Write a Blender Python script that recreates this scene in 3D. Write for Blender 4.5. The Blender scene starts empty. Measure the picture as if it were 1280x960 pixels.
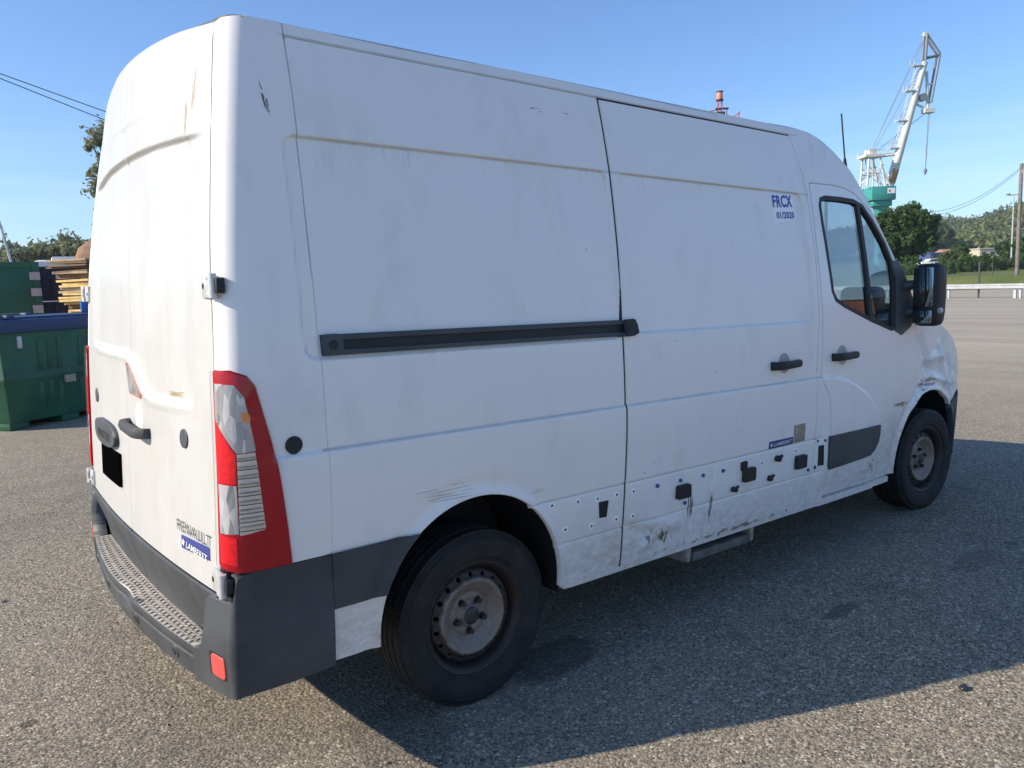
import bpy, bmesh, math, random
import numpy as np
from mathutils import Vector, Matrix
from mathutils.geometry import delaunay_2d_cdt

random.seed(7)
RNG = np.random.default_rng(7)
scene = bpy.context.scene
COL = scene.collection
rad = math.radians

# ------------------------------------------------------------------ camera
CAM = np.array([-1.6197, -3.2935, 1.5800])
FW = np.array([0.61274829, 0.78034976, -0.1248751])
RT = np.array([0.78329131, -0.6206662, -0.0350455])
UP = np.array([0.1048535, 0.07633951, 0.99155334])
cam_data = bpy.data.cameras.new('camera')
cam_data.sensor_width = 36.0
cam_data.lens = 978.15 / 1280 * 36
cam_data.clip_start = 0.05
cam_data.clip_end = 6000
cam = bpy.data.objects.new('camera', cam_data)
COL.objects.link(cam)
cam.matrix_world = Matrix(((RT[0], UP[0], -FW[0], CAM[0]), (RT[1], UP[1], -FW[1], CAM[1]),
                           (RT[2], UP[2], -FW[2], CAM[2]), (0, 0, 0, 1)))
scene.camera = cam

# ------------------------------------------------------------------ sky and sun
SUN_FROM = Vector((-1.6, 0.74, 1.0)).normalized()
world = bpy.data.worlds.new('World')
scene.world = world
world.use_nodes = True
wn = world.node_tree
wn.nodes.clear()
sky = wn.nodes.new('ShaderNodeTexSky')
sky.sky_type = 'NISHITA'
sky.sun_disc = False
sky.sun_elevation = math.asin(SUN_FROM.z)
sky.sun_rotation = math.atan2(SUN_FROM.x, SUN_FROM.y)
sky.altitude = 0
sky.air_density = 1.0
sky.dust_density = 0.15
sky.ozone_density = 4.0
bg = wn.nodes.new('ShaderNodeBackground')
bg.inputs['Strength'].default_value = 0.13
wout = wn.nodes.new('ShaderNodeOutputWorld')
tint = wn.nodes.new('ShaderNodeMix'); tint.data_type = 'RGBA'; tint.blend_type = 'MULTIPLY'
tint.inputs[0].default_value = 1.0; tint.inputs[7].default_value = (0.87, 1.00, 1.17, 1)     # cool white balance of the picture
# thin veil of high cloud low over the horizon, all the way round
wc = wn.nodes.new('ShaderNodeTexCoord'); wm = wn.nodes.new('ShaderNodeMapping'); wm.inputs['Scale'].default_value = (2.2, 2.2, 26.0)
wz = wn.nodes.new('ShaderNodeTexNoise'); wz.inputs['Scale'].default_value = 1.6; wz.inputs['Detail'].default_value = 4
ws = wn.nodes.new('ShaderNodeSeparateXYZ'); wr = wn.nodes.new('ShaderNodeValToRGB'); we = wn.nodes.new('ShaderNodeValToRGB')
wr.color_ramp.elements[0].position = 0.42; wr.color_ramp.elements[1].position = 0.72
we.color_ramp.elements[0].position = 0.02; we.color_ramp.elements[0].color = (0.40, 0.40, 0.40, 1)
we.color_ramp.elements[1].position = 0.22; we.color_ramp.elements[1].color = (0, 0, 0, 1)
wk = wn.nodes.new('ShaderNodeMath'); wk.operation = 'MULTIPLY'
wv = wn.nodes.new('ShaderNodeMix'); wv.data_type = 'RGBA'; wv.inputs[7].default_value = (6.6, 6.4, 6.2, 1)
wn.links.new(wc.outputs['Generated'], wm.inputs[0]); wn.links.new(wm.outputs[0], wz.inputs['Vector']); wn.links.new(wc.outputs['Generated'], ws.inputs[0])
wn.links.new(wz.outputs['Fac'], wr.inputs[0]); wn.links.new(ws.outputs[2], we.inputs[0])
wn.links.new(wr.outputs[0], wk.inputs[0]); wn.links.new(we.outputs[0], wk.inputs[1])
wn.links.new(wk.outputs[0], wv.inputs[0]); wn.links.new(sky.outputs[0], wv.inputs[6])
wn.links.new(wv.outputs[2], tint.inputs[6])
wn.links.new(tint.outputs[2], bg.inputs[0])
wn.links.new(bg.outputs[0], wout.inputs[0])

sun_data = bpy.data.lights.new('sun', 'SUN')
sun_data.energy = 5.0
sun_data.angle = rad(0.53)
sun_data.color = (1.0, 0.89, 0.73)
sun = bpy.data.objects.new('sun', sun_data)
COL.objects.link(sun)
sun.location = (-30, 15, 30)
sun.rotation_euler = SUN_FROM.to_track_quat('Z', 'Y').to_euler()

vs = scene.view_settings
vs.view_transform = 'Standard'
vs.look = 'None'
vs.gamma = 1.0
vs.exposure = 0.40
vs.use_curve_mapping = False
scene.cycles.max_bounces = 6
scene.cycles.diffuse_bounces = 2
scene.cycles.glossy_bounces = 3
scene.cycles.transparent_max_bounces = 16
scene.cycles.caustics_reflective = False
scene.cycles.caustics_refractive = False

# ------------------------------------------------------------------ small helpers
def tag(o, label=None, cat=None, group=None, kind=None):
    if label: o['label'] = label
    if cat: o['category'] = cat
    if group: o['group'] = group
    if kind: o['kind'] = kind
    return o

def empty(name, loc=(0, 0, 0), rz=0.0):
    o = bpy.data.objects.new(name, None)
    COL.objects.link(o)
    o.location = loc
    o.rotation_euler = (0, 0, rz)
    o.empty_display_size = 0.2
    return o

def link(name, me, parent=None, mat=None):
    if mat is not None and len(me.materials) == 0:
        me.materials.append(mat)
    o = bpy.data.objects.new(name, me)
    COL.objects.link(o)
    if parent is not None:
        o.parent = parent
    return o

class MB:
    """collects verts / faces; build() links them as one mesh object"""
    def __init__(s):
        s.v = []; s.f = []; s.sm = []
    def add(s, vs, fs, smooth=False):
        n = len(s.v)
        s.v += [tuple(map(float, q)) for q in vs]
        s.f += [tuple(i + n for i in q) for q in fs]
        s.sm += [smooth] * len(fs)
        return s
    def box(s, x0, x1, y0, y1, z0, z1, M=None):
        v = [(x0, y0, z0), (x1, y0, z0), (x1, y1, z0), (x0, y1, z0), (x0, y0, z1), (x1, y0, z1), (x1, y1, z1), (x0, y1, z1)]
        if M is not None: v = [tuple(M @ Vector(q)) for q in v]
        return s.add(v, [(0, 3, 2, 1), (4, 5, 6, 7), (0, 1, 5, 4), (1, 2, 6, 5), (2, 3, 7, 6), (3, 0, 4, 7)])
    def tube(s, pts, r, n=8, caps=True, r1=None, smooth=True):
        pts = [Vector(q) for q in pts]
        rings = []
        k = len(pts)
        prev = None
        for i, q in enumerate(pts):
            d = (pts[min(i + 1, k - 1)] - pts[max(i - 1, 0)])
            d = d.normalized() if d.length > 1e-9 else Vector((0, 0, 1))
            a = Vector((0, 0, 1)) if abs(d.z) < 0.95 else Vector((1, 0, 0))
            if prev is not None: a = prev
            u = (a - d * a.dot(d)).normalized()
            w = d.cross(u)
            prev = u
            rr = r if r1 is None else r + (r1 - r) * i / (k - 1)
            if isinstance(r, (list, tuple)): rr = r[i]
            rings.append([q + (u * math.cos(2 * math.pi * j / n) + w * math.sin(2 * math.pi * j / n)) * rr for j in range(n)])
        v = [q for R in rings for q in R]
        f = []
        for i in range(k - 1):
            for j in range(n):
                f.append((i * n + j, i * n + (j + 1) % n, (i + 1) * n + (j + 1) % n, (i + 1) * n + j))
        s.add(v, f, smooth)
        if caps:
            s.add(rings[0], [tuple(range(n - 1, -1, -1))])
            s.add(rings[-1], [tuple(range(n))])
        return s
    def lathe(s, prof, axis='y', c=(0, 0, 0), n=48, smooth=True):
        """prof: list of (radius, along axis)"""
        v = []
        for (r, h) in prof:
            for j in range(n):
                a = 2 * math.pi * j / n
                p_, q_ = r * math.cos(a), r * math.sin(a)
                if axis == 'y': v.append((c[0] + p_, c[1] + h, c[2] + q_))
                elif axis == 'z': v.append((c[0] + p_, c[1] + q_, c[2] + h))
                else: v.append((c[0] + h, c[1] + p_, c[2] + q_))
        f = []
        for i in range(len(prof) - 1):
            for j in range(n):
                q = (i * n + j, i * n + (j + 1) % n, (i + 1) * n + (j + 1) % n, (i + 1) * n + j)
                f.append(q)
        return s.add(v, f, smooth)
    def mesh(s, name='m', sharp=None):
        me = bpy.data.meshes.new(name)
        me.from_pydata(s.v, [], s.f)
        me.polygons.foreach_set('use_smooth', s.sm)
        bm = bmesh.new(); bm.from_mesh(me)
        bmesh.ops.recalc_face_normals(bm, faces=bm.faces)
        bm.to_mesh(me); bm.free()
        if sharp: me.set_sharp_from_angle(angle=rad(sharp))
        me.update()
        return me
    def build(s, name, mat, parent=None, bevel=0.0, seg=2, sharp=None):
        me = s.mesh(name, sharp)
        if bevel:
            bm = bmesh.new(); bm.from_mesh(me)
            bmesh.ops.remove_doubles(bm, verts=bm.verts, dist=1e-6)
            ed = [e for e in bm.edges if len(e.link_faces) == 2 and e.calc_face_angle(0) > 0.5]
            bmesh.ops.bevel(bm, geom=ed, offset=bevel, segments=seg, profile=0.5, affect='EDGES', clamp_overlap=True)
            for f in bm.faces: f.smooth = True
            bm.to_mesh(me); bm.free()
            me.set_sharp_from_angle(angle=rad(40))
        return link(name, me, parent, mat)

def copy_tree(o, parent=None, **props):
    c = o.copy()
    COL.objects.link(c)
    c.parent = parent
    for k, v in props.items(): c[k] = v
    for ch in [q for q in bpy.data.objects if q.parent == o]:
        copy_tree(ch, c)
    return c

# ------------------------------------------------------------------ materials
class NT:
    def __init__(s, name):
        s.m = bpy.data.materials.new(name); s.m.use_nodes = True
        s.t = s.m.node_tree; s.t.nodes.clear()
        s.out = s.t.nodes.new('ShaderNodeOutputMaterial')
    def n(s, typ, **kw):
        q = s.t.nodes.new(typ)
        for k, v in kw.items(): setattr(q, k, v)
        return q
    def l(s, a, b): s.t.links.new(a, b)
    def val(s, sock, v):
        if hasattr(v, 'is_linked') or isinstance(v, bpy.types.NodeSocket): s.l(v, sock)
        else: sock.default_value = v
    def math(s, op, a, b=0.0, c=0.0, clamp=False):
        q = s.n('ShaderNodeMath', operation=op, use_clamp=clamp)
        s.val(q.inputs[0], a); s.val(q.inputs[1], b); s.val(q.inputs[2], c)
        return q.outputs[0]
    def coord(s, which='Object'):
        return s.n('ShaderNodeTexCoord').outputs[which]
    def mapping(s, vec, scale=(1, 1, 1), loc=(0, 0, 0), rot=(0, 0, 0)):
        q = s.n('ShaderNodeMapping')
        s.l(vec, q.inputs[0]); q.inputs['Location'].default_value = loc
        q.inputs['Rotation'].default_value = rot; q.inputs['Scale'].default_value = scale
        return q.outputs[0]
    def noise(s, vec, scale=5, detail=4, rough=0.55, dist=0.0):
        q = s.n('ShaderNodeTexNoise')
        s.l(vec, q.inputs['Vector']); q.inputs['Scale'].default_value = scale
        q.inputs['Detail'].default_value = detail; q.inputs['Roughness'].default_value = rough
        q.inputs['Distortion'].default_value = dist
        return q.outputs['Fac']
    def voro(s, vec, scale=5, feature='F1', out='Distance', rnd=1.0):
        q = s.n('ShaderNodeTexVoronoi', feature=feature)
        s.l(vec, q.inputs['Vector']); q.inputs['Scale'].default_value = scale
        q.inputs['Randomness'].default_value = rnd
        return q.outputs[out]
    def ramp(s, fac, stops, interp='LINEAR'):
        q = s.n('ShaderNodeValToRGB')
        s.l(fac, q.inputs[0]); cr = q.color_ramp; cr.interpolation = interp
        while len(cr.elements) < len(stops): cr.elements.new(0.5)
        for e, (p, c) in zip(cr.elements, stops):
            e.position = p
            e.color = (c, c, c, 1) if isinstance(c, (int, float)) else tuple(c) + (1,)
        return q.outputs[0]
    def mix(s, fac, a, b, blend='MIX'):
        q = s.n('ShaderNodeMix', data_type='RGBA', blend_type=blend)
        s.val(q.inputs[0], fac)
        for i, v in ((6, a), (7, b)):
            if isinstance(v, (tuple, list)): q.inputs[i].default_value = tuple(v) + ((1,) if len(v) == 3 else ())
            else: s.l(v, q.inputs[i])
        return q.outputs[2]
    def bump(s, h, strength=0.3, dist=0.01, normal=None):
        q = s.n('ShaderNodeBump')
        q.inputs['Strength'].default_value = strength; q.inputs['Distance'].default_value = dist
        s.l(h, q.inputs['Height'])
        if normal is not None: s.l(normal, q.inputs['Normal'])
        return q.outputs[0]
    def bsdf(s, col, rough=0.5, metal=0.0, spec=0.5, coat=0.0, normal=None, coat_rough=0.1, **kw):
        q = s.n('ShaderNodeBsdfPrincipled')
        if isinstance(col, (tuple, list)): q.inputs['Base Color'].default_value = tuple(col) + ((1,) if len(col) == 3 else ())
        else: s.l(col, q.inputs['Base Color'])
        s.val(q.inputs['Roughness'], rough); s.val(q.inputs['Metallic'], metal)
        q.inputs['Specular IOR Level'].default_value = spec
        q.inputs['Coat Weight'].default_value = coat; q.inputs['Coat Roughness'].default_value = coat_rough
        if normal is not None: s.l(normal, q.inputs['Normal'])
        for k, v in kw.items(): s.val(q.inputs[k.replace('_', ' ')], v)
        s.l(q.outputs[0], s.out.inputs[0])
        return q

def simple(name, col, rough=0.5, metal=0.0, spec=0.5, coat=0.0, var=0.15, scale=6.0, bump=0.0, bscale=60.0, bdist=0.002):
    m = NT(name)
    co = m.coord()
    nz = m.noise(co, scale, 5, 0.6)
    c = m.mix(m.ramp(nz, [(0.3, 0.0), (0.7, 1.0)]), tuple(q * (1 - var) for q in col), tuple(min(1, q * (1 + var)) for q in col))
    nrm = m.bump(m.noise(co, bscale, 3), bump, bdist) if bump else None
    m.bsdf(c, rough, metal, spec, coat, nrm)
    return m.m

MAT = {}
# ------------------------------------------------------------------ materials of the van
def scuff(m, co, base, cx, cy, cz, sx, sy, sz, stretch, thr, col, seed=0.0, rot=(0, 0, 0), frot=None):
    """a worn patch (on the wing also dent shading painted in): stretched noise inside a soft ellipsoid round a point of the body"""
    if frot is not None:
        from mathutils import Euler
        c = Euler(frot).to_matrix() @ Vector((cx, cy, cz))
        co = m.mapping(co, loc=tuple(-c), rot=frot); cx = cy = cz = 0.0
    d = m.mapping(co, scale=(1 / sx, 1 / sy, 1 / sz), loc=(-cx / sx, -cy / sy, -cz / sz))
    ln = m.n('ShaderNodeVectorMath', operation='LENGTH'); m.l(d, ln.inputs[0])
    fall = m.math('SUBTRACT', 1.0, ln.outputs['Value'], clamp=True)
    nz = m.noise(m.mapping(co, scale=stretch, loc=(seed, seed * 1.7, seed * 0.3), rot=rot), 1.0, 4, 0.65)
    k = m.math('MULTIPLY', nz, m.math('POWER', fall, 0.35))
    mask = m.ramp(k, [(thr, 0.0), (thr + 0.06, 1.0)])
    return m.mix(mask, base, col)

def paint_material(kind):
    m = NT('white_paint_' + kind)
    co = m.coord()
    c = m.mix(m.noise(co, 1.3, 4), (0.90, 0.865, 0.82), (0.86, 0.825, 0.78)) if kind != 'rear' else m.mix(m.noise(co, 3.5, 5, 0.65), (0.60, 0.595, 0.58), (0.47, 0.465, 0.445))  # sunlit rear given a darker white than the shaded sides, to offset the sun
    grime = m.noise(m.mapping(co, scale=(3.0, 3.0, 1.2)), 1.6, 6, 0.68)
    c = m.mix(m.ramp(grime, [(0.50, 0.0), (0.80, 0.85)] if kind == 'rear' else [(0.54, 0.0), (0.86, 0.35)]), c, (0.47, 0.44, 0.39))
    streak = m.noise(m.mapping(co, scale=(38, 38, 2.2)), 1.0, 3, 0.6)
    c = m.mix(m.ramp(streak, [(0.62, 0.0), (0.82, 0.07)]), c, (0.42, 0.40, 0.36))
    tan, dk = (0.36, 0.27, 0.13), (0.10, 0.085, 0.07)
    if kind == 'rear':
        c = scuff(m, co, c, -0.85, -0.69, 2.215, 0.2, 0.022, 0.11, (30, 130, 16), 0.40, tan, 1.0, (rad(-6), 0, 0))
        c = scuff(m, co, c, -0.86, -0.645, 2.12, 0.2, 0.018, 0.13, (30, 150, 14), 0.40, tan, 5.0, (rad(-4), 0, 0))
        c = scuff(m, co, c, -0.95, -0.58, 1.24, 0.2, 0.17, 0.02, (10, 9, 120), 0.40, tan, 2.0)
        c = scuff(m, co, c, -0.95, -0.60, 1.29, 0.2, 0.03, 0.10, (10, 120, 6), 0.43, tan, 2.6)
    else:
        sp = m.noise(m.mapping(co, scale=(0.7, 0.7, 1.3)), 24, 5, 0.75)
        # road splash thrown up by the wheels, patchy and brown
        for (cx, cz, sx, sz) in ((-0.45, 0.42, 0.55, 0.26), (0.62, 0.45, 0.55, 0.30), (1.6, 0.40, 1.3, 0.24), (2.75, 0.47, 0.8, 0.28), (3.2, 0.62, 0.35, 0.40)):
            d = m.mapping(co, scale=(1 / sx, 0.0, 1 / sz), loc=(-cx / sx, 0, -cz / sz))
            ln = m.n('ShaderNodeVectorMath', operation='LENGTH'); m.l(d, ln.inputs[0])
            fall = m.math('SUBTRACT', 1.0, ln.outputs['Value'], clamp=True)
            k = m.math('MULTIPLY', m.ramp(sp, [(0.34, 0.1), (0.66, 1.0)]), fall)
            c = m.mix(m.math('MULTIPLY', k, 0.62), c, (0.38, 0.29, 0.205))
    if kind == 'side':
        # dirt lines that collect in the pressed grooves
        sep = m.n('ShaderNodeSeparateXYZ'); m.l(co, sep.inputs[0])
        wig = m.noise(m.mapping(co, scale=(6, 6, 6)), 1.0, 5, 0.7)
        for zc, w, amt in ((2.052, 0.009, 0.50), (1.078, 0.008, 0.55), (0.743, 0.004, 0.6), (0.553, 0.004, 0.3), (2.374, 0.004, 0.6), (2.415, 0.008, 0.3)):
            a = m.math('ABSOLUTE', m.math('SUBTRACT', sep.outputs[2], zc))
            k = m.math('SUBTRACT', 1.0, m.math('DIVIDE', a, w), clamp=True)
            side = m.math('LESS_THAN', m.math('ABSOLUTE', m.math('SUBTRACT', sep.outputs[0], 0.82)), 1.45)
            k = m.math('MULTIPLY', m.math('MULTIPLY', k, side), m.ramp(wig, [(0.3, 0.55), (0.6, 1.0)]))
            c = m.mix(m.math('MULTIPLY', k, amt, clamp=True), c, (0.24, 0.20, 0.145))
        # runs of grime under the upper groove
        a = m.math('DIVIDE', m.math('SUBTRACT', 2.05, sep.outputs[2]), 0.11)
        k = m.math('MULTIPLY', m.math('SUBTRACT', 1.0, a, clamp=True), m.math('GREATER_THAN', a, 0.0))
        rn = m.noise(m.mapping(co, scale=(70, 0.2, 3)), 1.0, 3, 0.6)
        k = m.math('MULTIPLY', k, m.math('MULTIPLY', m.math('MULTIPLY', m.ramp(rn, [(0.52, 0.0), (0.74, 0.40)]), m.ramp(wig, [(0.45, 0.0), (0.65, 1.0)])), side))
        c = m.mix(k, c, (0.25, 0.23, 0.20))
        c = scuff(m, co, c, -0.703, -0.90, 2.157, 0.013, 0.3, 0.075, (140, 10, 35), 0.37, (0.15, 0.13, 0.11), 3.0, frot=(0, rad(11), 0))
        c = scuff(m, co, c, -0.18, -1.0, 0.86, 0.42, 0.3, 0.085, (5, 1, 300), 0.50, (0.33, 0.28, 0.235), 4.0, (0, rad(-7), 0))
        c = scuff(m, co, c, 0.25, -1.0, 0.80, 0.12, 0.3, 0.05, (9, 1, 260), 0.49, (0.33, 0.28, 0.235), 6.0, (0, rad(12), 0))
        c = scuff(m, co, c, 0.95, -1.0, 0.46, 0.2, 0.3, 0.09, (40, 1, 22), 0.47, (0.17, 0.14, 0.11), 9.0, (0, rad(35), 0))
        c = scuff(m, co, c, 1.17, -1.0, 0.56, 0.05, 0.3, 0.2, (75, 1, 5), 0.46, dk, 11.0)
        c = scuff(m, co, c, 1.33, -1.0, 0.52, 0.05, 0.3, 0.2, (85, 1, 5), 0.44, dk, 12.0, (0, rad(8), 0))
        c = scuff(m, co, c, 1.45, -1.0, 0.385, 0.9, 0.3, 0.03, (22, 1, 40), 0.43, (0.22, 0.18, 0.14), 14.0)
        c = scuff(m, co, c, 0.52, -0.85, 2.27, 0.35, 0.3, 0.02, (14, 1, 140), 0.50, dk, 15.0)
    if kind == 'cab':
        c = scuff(m, co, c, 3.56, -0.97, 0.93, 0.25, 0.3, 0.075, (9, 1, 60), 0.40, (0.34, 0.285, 0.24), 7.0, (0, rad(-18), 0))  # wing scrape, with the shading of its dents painted in
        c = scuff(m, co, c, 3.20, -1.0, 0.835, 0.22, 0.3, 0.03, (8, 1, 120), 0.42, (0.20, 0.16, 0.12), 8.0, (0, rad(-8), 0))
        c = scuff(m, co, c, 2.85, -1.0, 0.50, 0.16, 0.3, 0.09, (38, 1, 38), 0.47, (0.16, 0.12, 0.09), 13.0)
    # scattered small chips
    ch = m.voro(m.mapping(co, scale=(1, 1, 0.6)), 7.0)
    c = m.mix(m.math('MULTIPLY', m.math('LESS_THAN', ch, 0.020), 0.75), c, (0.12, 0.10, 0.09))
    rough = m.math('ADD', 0.30, m.math('MULTIPLY', grime, 0.22))
    nrm = m.bump(m.noise(co, 5.0, 3, 0.5), 0.10, 0.01)
    m.bsdf(c, rough, 0.0, 0.5, 0.45 if kind == 'cab' else 0.15, nrm, 0.12)
    return m.m

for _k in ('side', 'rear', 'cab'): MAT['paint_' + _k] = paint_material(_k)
MAT['paint'] = MAT['paint_cab']
MAT['plastic'] = simple('grey_plastic', (0.052, 0.056, 0.062), 0.55, var=0.3, scale=5, bump=0.25, bscale=450, bdist=0.001)
MAT['rubber'] = simple('black_rubber', (0.014, 0.014, 0.015), 0.6, var=0.3)
MAT['dark'] = simple('underside_dark', (0.016, 0.016, 0.017), 0.85, var=0.4)
MAT['chrome'] = simple('zinc_plated_steel', (0.60, 0.60, 0.58), 0.38, 0.35, var=0.15, scale=30)
MAT['lettering'] = simple('dark_chrome', (0.17, 0.175, 0.18), 0.35, 0.5, var=0.15)
MAT['lens_red'] = simple('red_lens', (0.42, 0.004, 0.014), 0.25, spec=0.15, coat=0.0, var=0.12, scale=20)
MAT['lens_bright'] = simple('bright_red_reflector', (0.80, 0.012, 0.022), 0.25, spec=0.2, coat=0.0, var=0.2, scale=60)
MAT['amber'] = simple('amber_bulb', (0.85, 0.30, 0.06), 0.25, var=0.1)
MAT['reflector'] = simple('red_reflector', (0.70, 0.085, 0.075), 0.4, var=0.1)
MAT['blue_badge'] = simple('blue_sticker', (0.045, 0.055, 0.24), 0.4, var=0.1)
MAT['sticker'] = simple('white_sticker', (0.95, 0.95, 0.95), 0.45, var=0.02)
MAT['tan_sticker'] = simple('faded_tan_sticker', (0.36, 0.30, 0.23), 0.7, var=0.3, scale=30)
MAT['ink_blue'] = simple('blue_ink', (0.055, 0.075, 0.36), 0.5, var=0.05)
MAT['ink_white'] = simple('white_ink', (0.8, 0.8, 0.78), 0.5, var=0.05)
MAT['rivet_blue'] = simple('blue_plastic_cap', (0.06, 0.11, 0.30), 0.4, var=0.2)
MAT['plate'] = simple('black_number_plate', (0.002, 0.002, 0.002), 1.0, spec=0.0, var=0.1)
MAT['cloth'] = simple('seat_fabric', (0.022, 0.024, 0.028), 0.9, var=0.3)
MAT['grey_trim'] = simple('dashboard_plastic', (0.05, 0.05, 0.055), 0.6, var=0.2)

def clear_lens(name, col, stripes=0.0):
    m = NT(name); co = m.coord()
    if stripes:
        sep = m.n('ShaderNodeSeparateXYZ'); m.l(co, sep.inputs[0])
        w = m.math('FRACT', m.math('MULTIPLY', sep.outputs[2], stripes))
        c = m.ramp(w, [(0.0, (0.10, 0.09, 0.08)), (0.10, (0.10, 0.09, 0.08)), (0.16, (0.66, 0.61, 0.52)), (1.0, (0.74, 0.70, 0.62))])
        nrm = m.bump(w, 0.5, 0.004)
        m.bsdf(c, 0.2, 0.3, 0.6, 0.6, nrm)
    else:
        v = m.voro(m.mapping(co, scale=(1, 1, 0.30)), 62, out='Color')
        bw = m.n('ShaderNodeRGBToBW'); m.l(v, bw.inputs[0])
        c = m.mix(bw.outputs[0], tuple(q * 0.30 for q in col), col)
        sep = m.n('ShaderNodeSeparateXYZ'); m.l(co, sep.inputs[0])
        w = m.math('FRACT', m.math('MULTIPLY', sep.outputs[2], 160))
        nrm = m.bump(m.math('ADD', w, bw.outputs[0]), 0.5, 0.004)
        m.bsdf(c, 0.15, 0.2, 0.6, 0.6, nrm)
    return m.m
MAT['lens_clear'] = clear_lens('clear_lens', (0.88, 0.88, 0.90))
MAT['lens_stripe'] = clear_lens('ribbed_clear_lens', (0.7, 0.7, 0.7), 38.0)

def schlick(m, ior):
    lw = m.n('ShaderNodeLayerWeight'); lw.inputs[0].default_value = 0.5
    f0 = ((ior - 1) / (ior + 1)) ** 2
    return m.math('ADD', f0, m.math('MULTIPLY', m.math('POWER', lw.outputs['Facing'], 5.0), 1 - f0), clamp=True)
def glass_material(name, tint, dirt=0.03, ior=1.52):
    m = NT(name)
    tr = m.n('ShaderNodeBsdfTransparent'); tr.inputs[0].default_value = tint + (1,)
    gl = m.n('ShaderNodeBsdfGlossy'); gl.inputs['Roughness'].default_value = 0.02
    gl.inputs[0].default_value = (1, 1, 1, 1)
    mx = m.n('ShaderNodeMixShader')
    m.l(schlick(m, ior), mx.inputs[0]); m.l(tr.outputs[0], mx.inputs[1]); m.l(gl.outputs[0], mx.inputs[2])
    df = m.n('ShaderNodeBsdfDiffuse'); df.inputs[0].default_value = (0.5, 0.5, 0.47, 1)
    m2 = m.n('ShaderNodeMixShader')
    k = m.math('MULTIPLY', m.noise(m.coord(), 9, 6, 0.7), dirt * 2)
    m.l(k, m2.inputs[0]); m.l(mx.outputs[0], m2.inputs[1]); m.l(df.outputs[0], m2.inputs[2])
    m.l(m2.outputs[0], m.out.inputs[0])
    return m.m
MAT['glass'] = glass_material('tinted_glass', (0.62, 0.70, 0.69), 0.012, 1.9)
def dusty_glass():
    m = NT('dusty_windscreen')
    tr = m.n('ShaderNodeBsdfTransparent'); tr.inputs[0].default_value = (0.88, 0.93, 0.90, 1)
    tl = m.n('ShaderNodeBsdfTranslucent'); tl.inputs[0].default_value = (0.82, 0.82, 0.78, 1)
    gl = m.n('ShaderNodeBsdfGlossy'); gl.inputs['Roughness'].default_value = 0.03
    a = m.n('ShaderNodeMixShader'); m.l(m.math('ADD', 0.30, m.math('MULTIPLY', m.noise(m.coord(), 2.5, 5, 0.6), 0.35)), a.inputs[0]); m.l(tr.outputs[0], a.inputs[1]); m.l(tl.outputs[0], a.inputs[2])
    b = m.n('ShaderNodeMixShader'); m.l(schlick(m, 1.52), b.inputs[0]); m.l(a.outputs[0], b.inputs[1]); m.l(gl.outputs[0], b.inputs[2])
    m.l(b.outputs[0], m.out.inputs[0])
    return m.m
MAT['screen'] = dusty_glass()
def clear_cover():
    m = NT('clear_lamp_cover')
    tr = m.n('ShaderNodeBsdfTransparent'); gl = m.n('ShaderNodeBsdfGlossy'); gl.inputs['Roughness'].default_value = 0.04
    a = m.n('ShaderNodeMixShader'); m.l(schlick(m, 1.45), a.inputs[0]); m.l(tr.outputs[0], a.inputs[1]); m.l(gl.outputs[0], a.inputs[2])
    m.l(a.outputs[0], m.out.inputs[0]); return m.m
MAT['cover'] = clear_cover()
MAT['mirror_glass'] = simple('mirror_glass', (0.22, 0.26, 0.28), 0.03, 1.0, var=0.0)

def tyre_material():
    m = NT('tyre_rubber'); co = m.coord()
    nz = m.noise(co, 9, 6, 0.65)
    c = m.mix(m.ramp(nz, [(0.35, 0.0), (0.75, 1.0)]), (0.011, 0.011, 0.012), (0.042, 0.038, 0.034))
    sep = m.n('ShaderNodeSeparateXYZ'); m.l(co, sep.inputs[0])
    r = m.math('SQRT', m.math('ADD', m.math('POWER', sep.outputs[0], 2.0), m.math('POWER', sep.outputs[2], 2.0)))
    ang = m.math('ARCTAN2', sep.outputs[2], sep.outputs[0])
    rings = m.math('SINE', m.math('MULTIPLY', r, 900))
    nrm = m.bump(m.math('ADD', m.math('MULTIPLY', rings, 0.25), nz), 0.35, 0.003)
    m.bsdf(c, 0.72, 0, 0.35, 0, nrm)
    return m.m
MAT['tyre'] = tyre_material()

def rim_material():
    m = NT('rusty_steel_rim'); co = m.coord()
    sep = m.n('ShaderNodeSeparateXYZ'); m.l(co, sep.inputs[0])
    r = m.math('SQRT', m.math('ADD', m.math('POWER', sep.outputs[0], 2.0), m.math('POWER', sep.outputs[2], 2.0)))
    nz = m.noise(co, 22, 6, 0.68)
    nz2 = m.noise(co, 60, 5, 0.7)
    silver = m.mix(nz2, (0.20, 0.15, 0.115), (0.33, 0.275, 0.225))
    rust = m.mix(nz, (0.10, 0.055, 0.035), (0.22, 0.14, 0.095))
    black = m.mix(nz, (0.022, 0.020, 0.020), (0.060, 0.045, 0.036))
    rr = m.math('ADD', r, m.math('MULTIPLY', m.math('SUBTRACT', nz, 0.5), 0.05))
    c = m.mix(m.ramp(m.math('SUBTRACT', rr, 0.141, clamp=True), [(0.0, 0.0), (0.010, 1.0)]), silver, black)
    c = m.mix(m.math('MULTIPLY', m.ramp(nz, [(0.5, 0.0), (0.66, 1.0)]), 0.45), c, rust)
    c = m.mix(m.ramp(m.math('SUBTRACT', rr, 0.182, clamp=True), [(0.0, 0.0), (0.008, 1.0)]), c, m.mix(nz, (0.018, 0.015, 0.014), (0.055, 0.034, 0.026)))
    m.bsdf(c, 0.55, 0.25, 0.5, 0, m.bump(nz2, 0.25, 0.002))
    return m.m
MAT['rim'] = rim_material()
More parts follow.
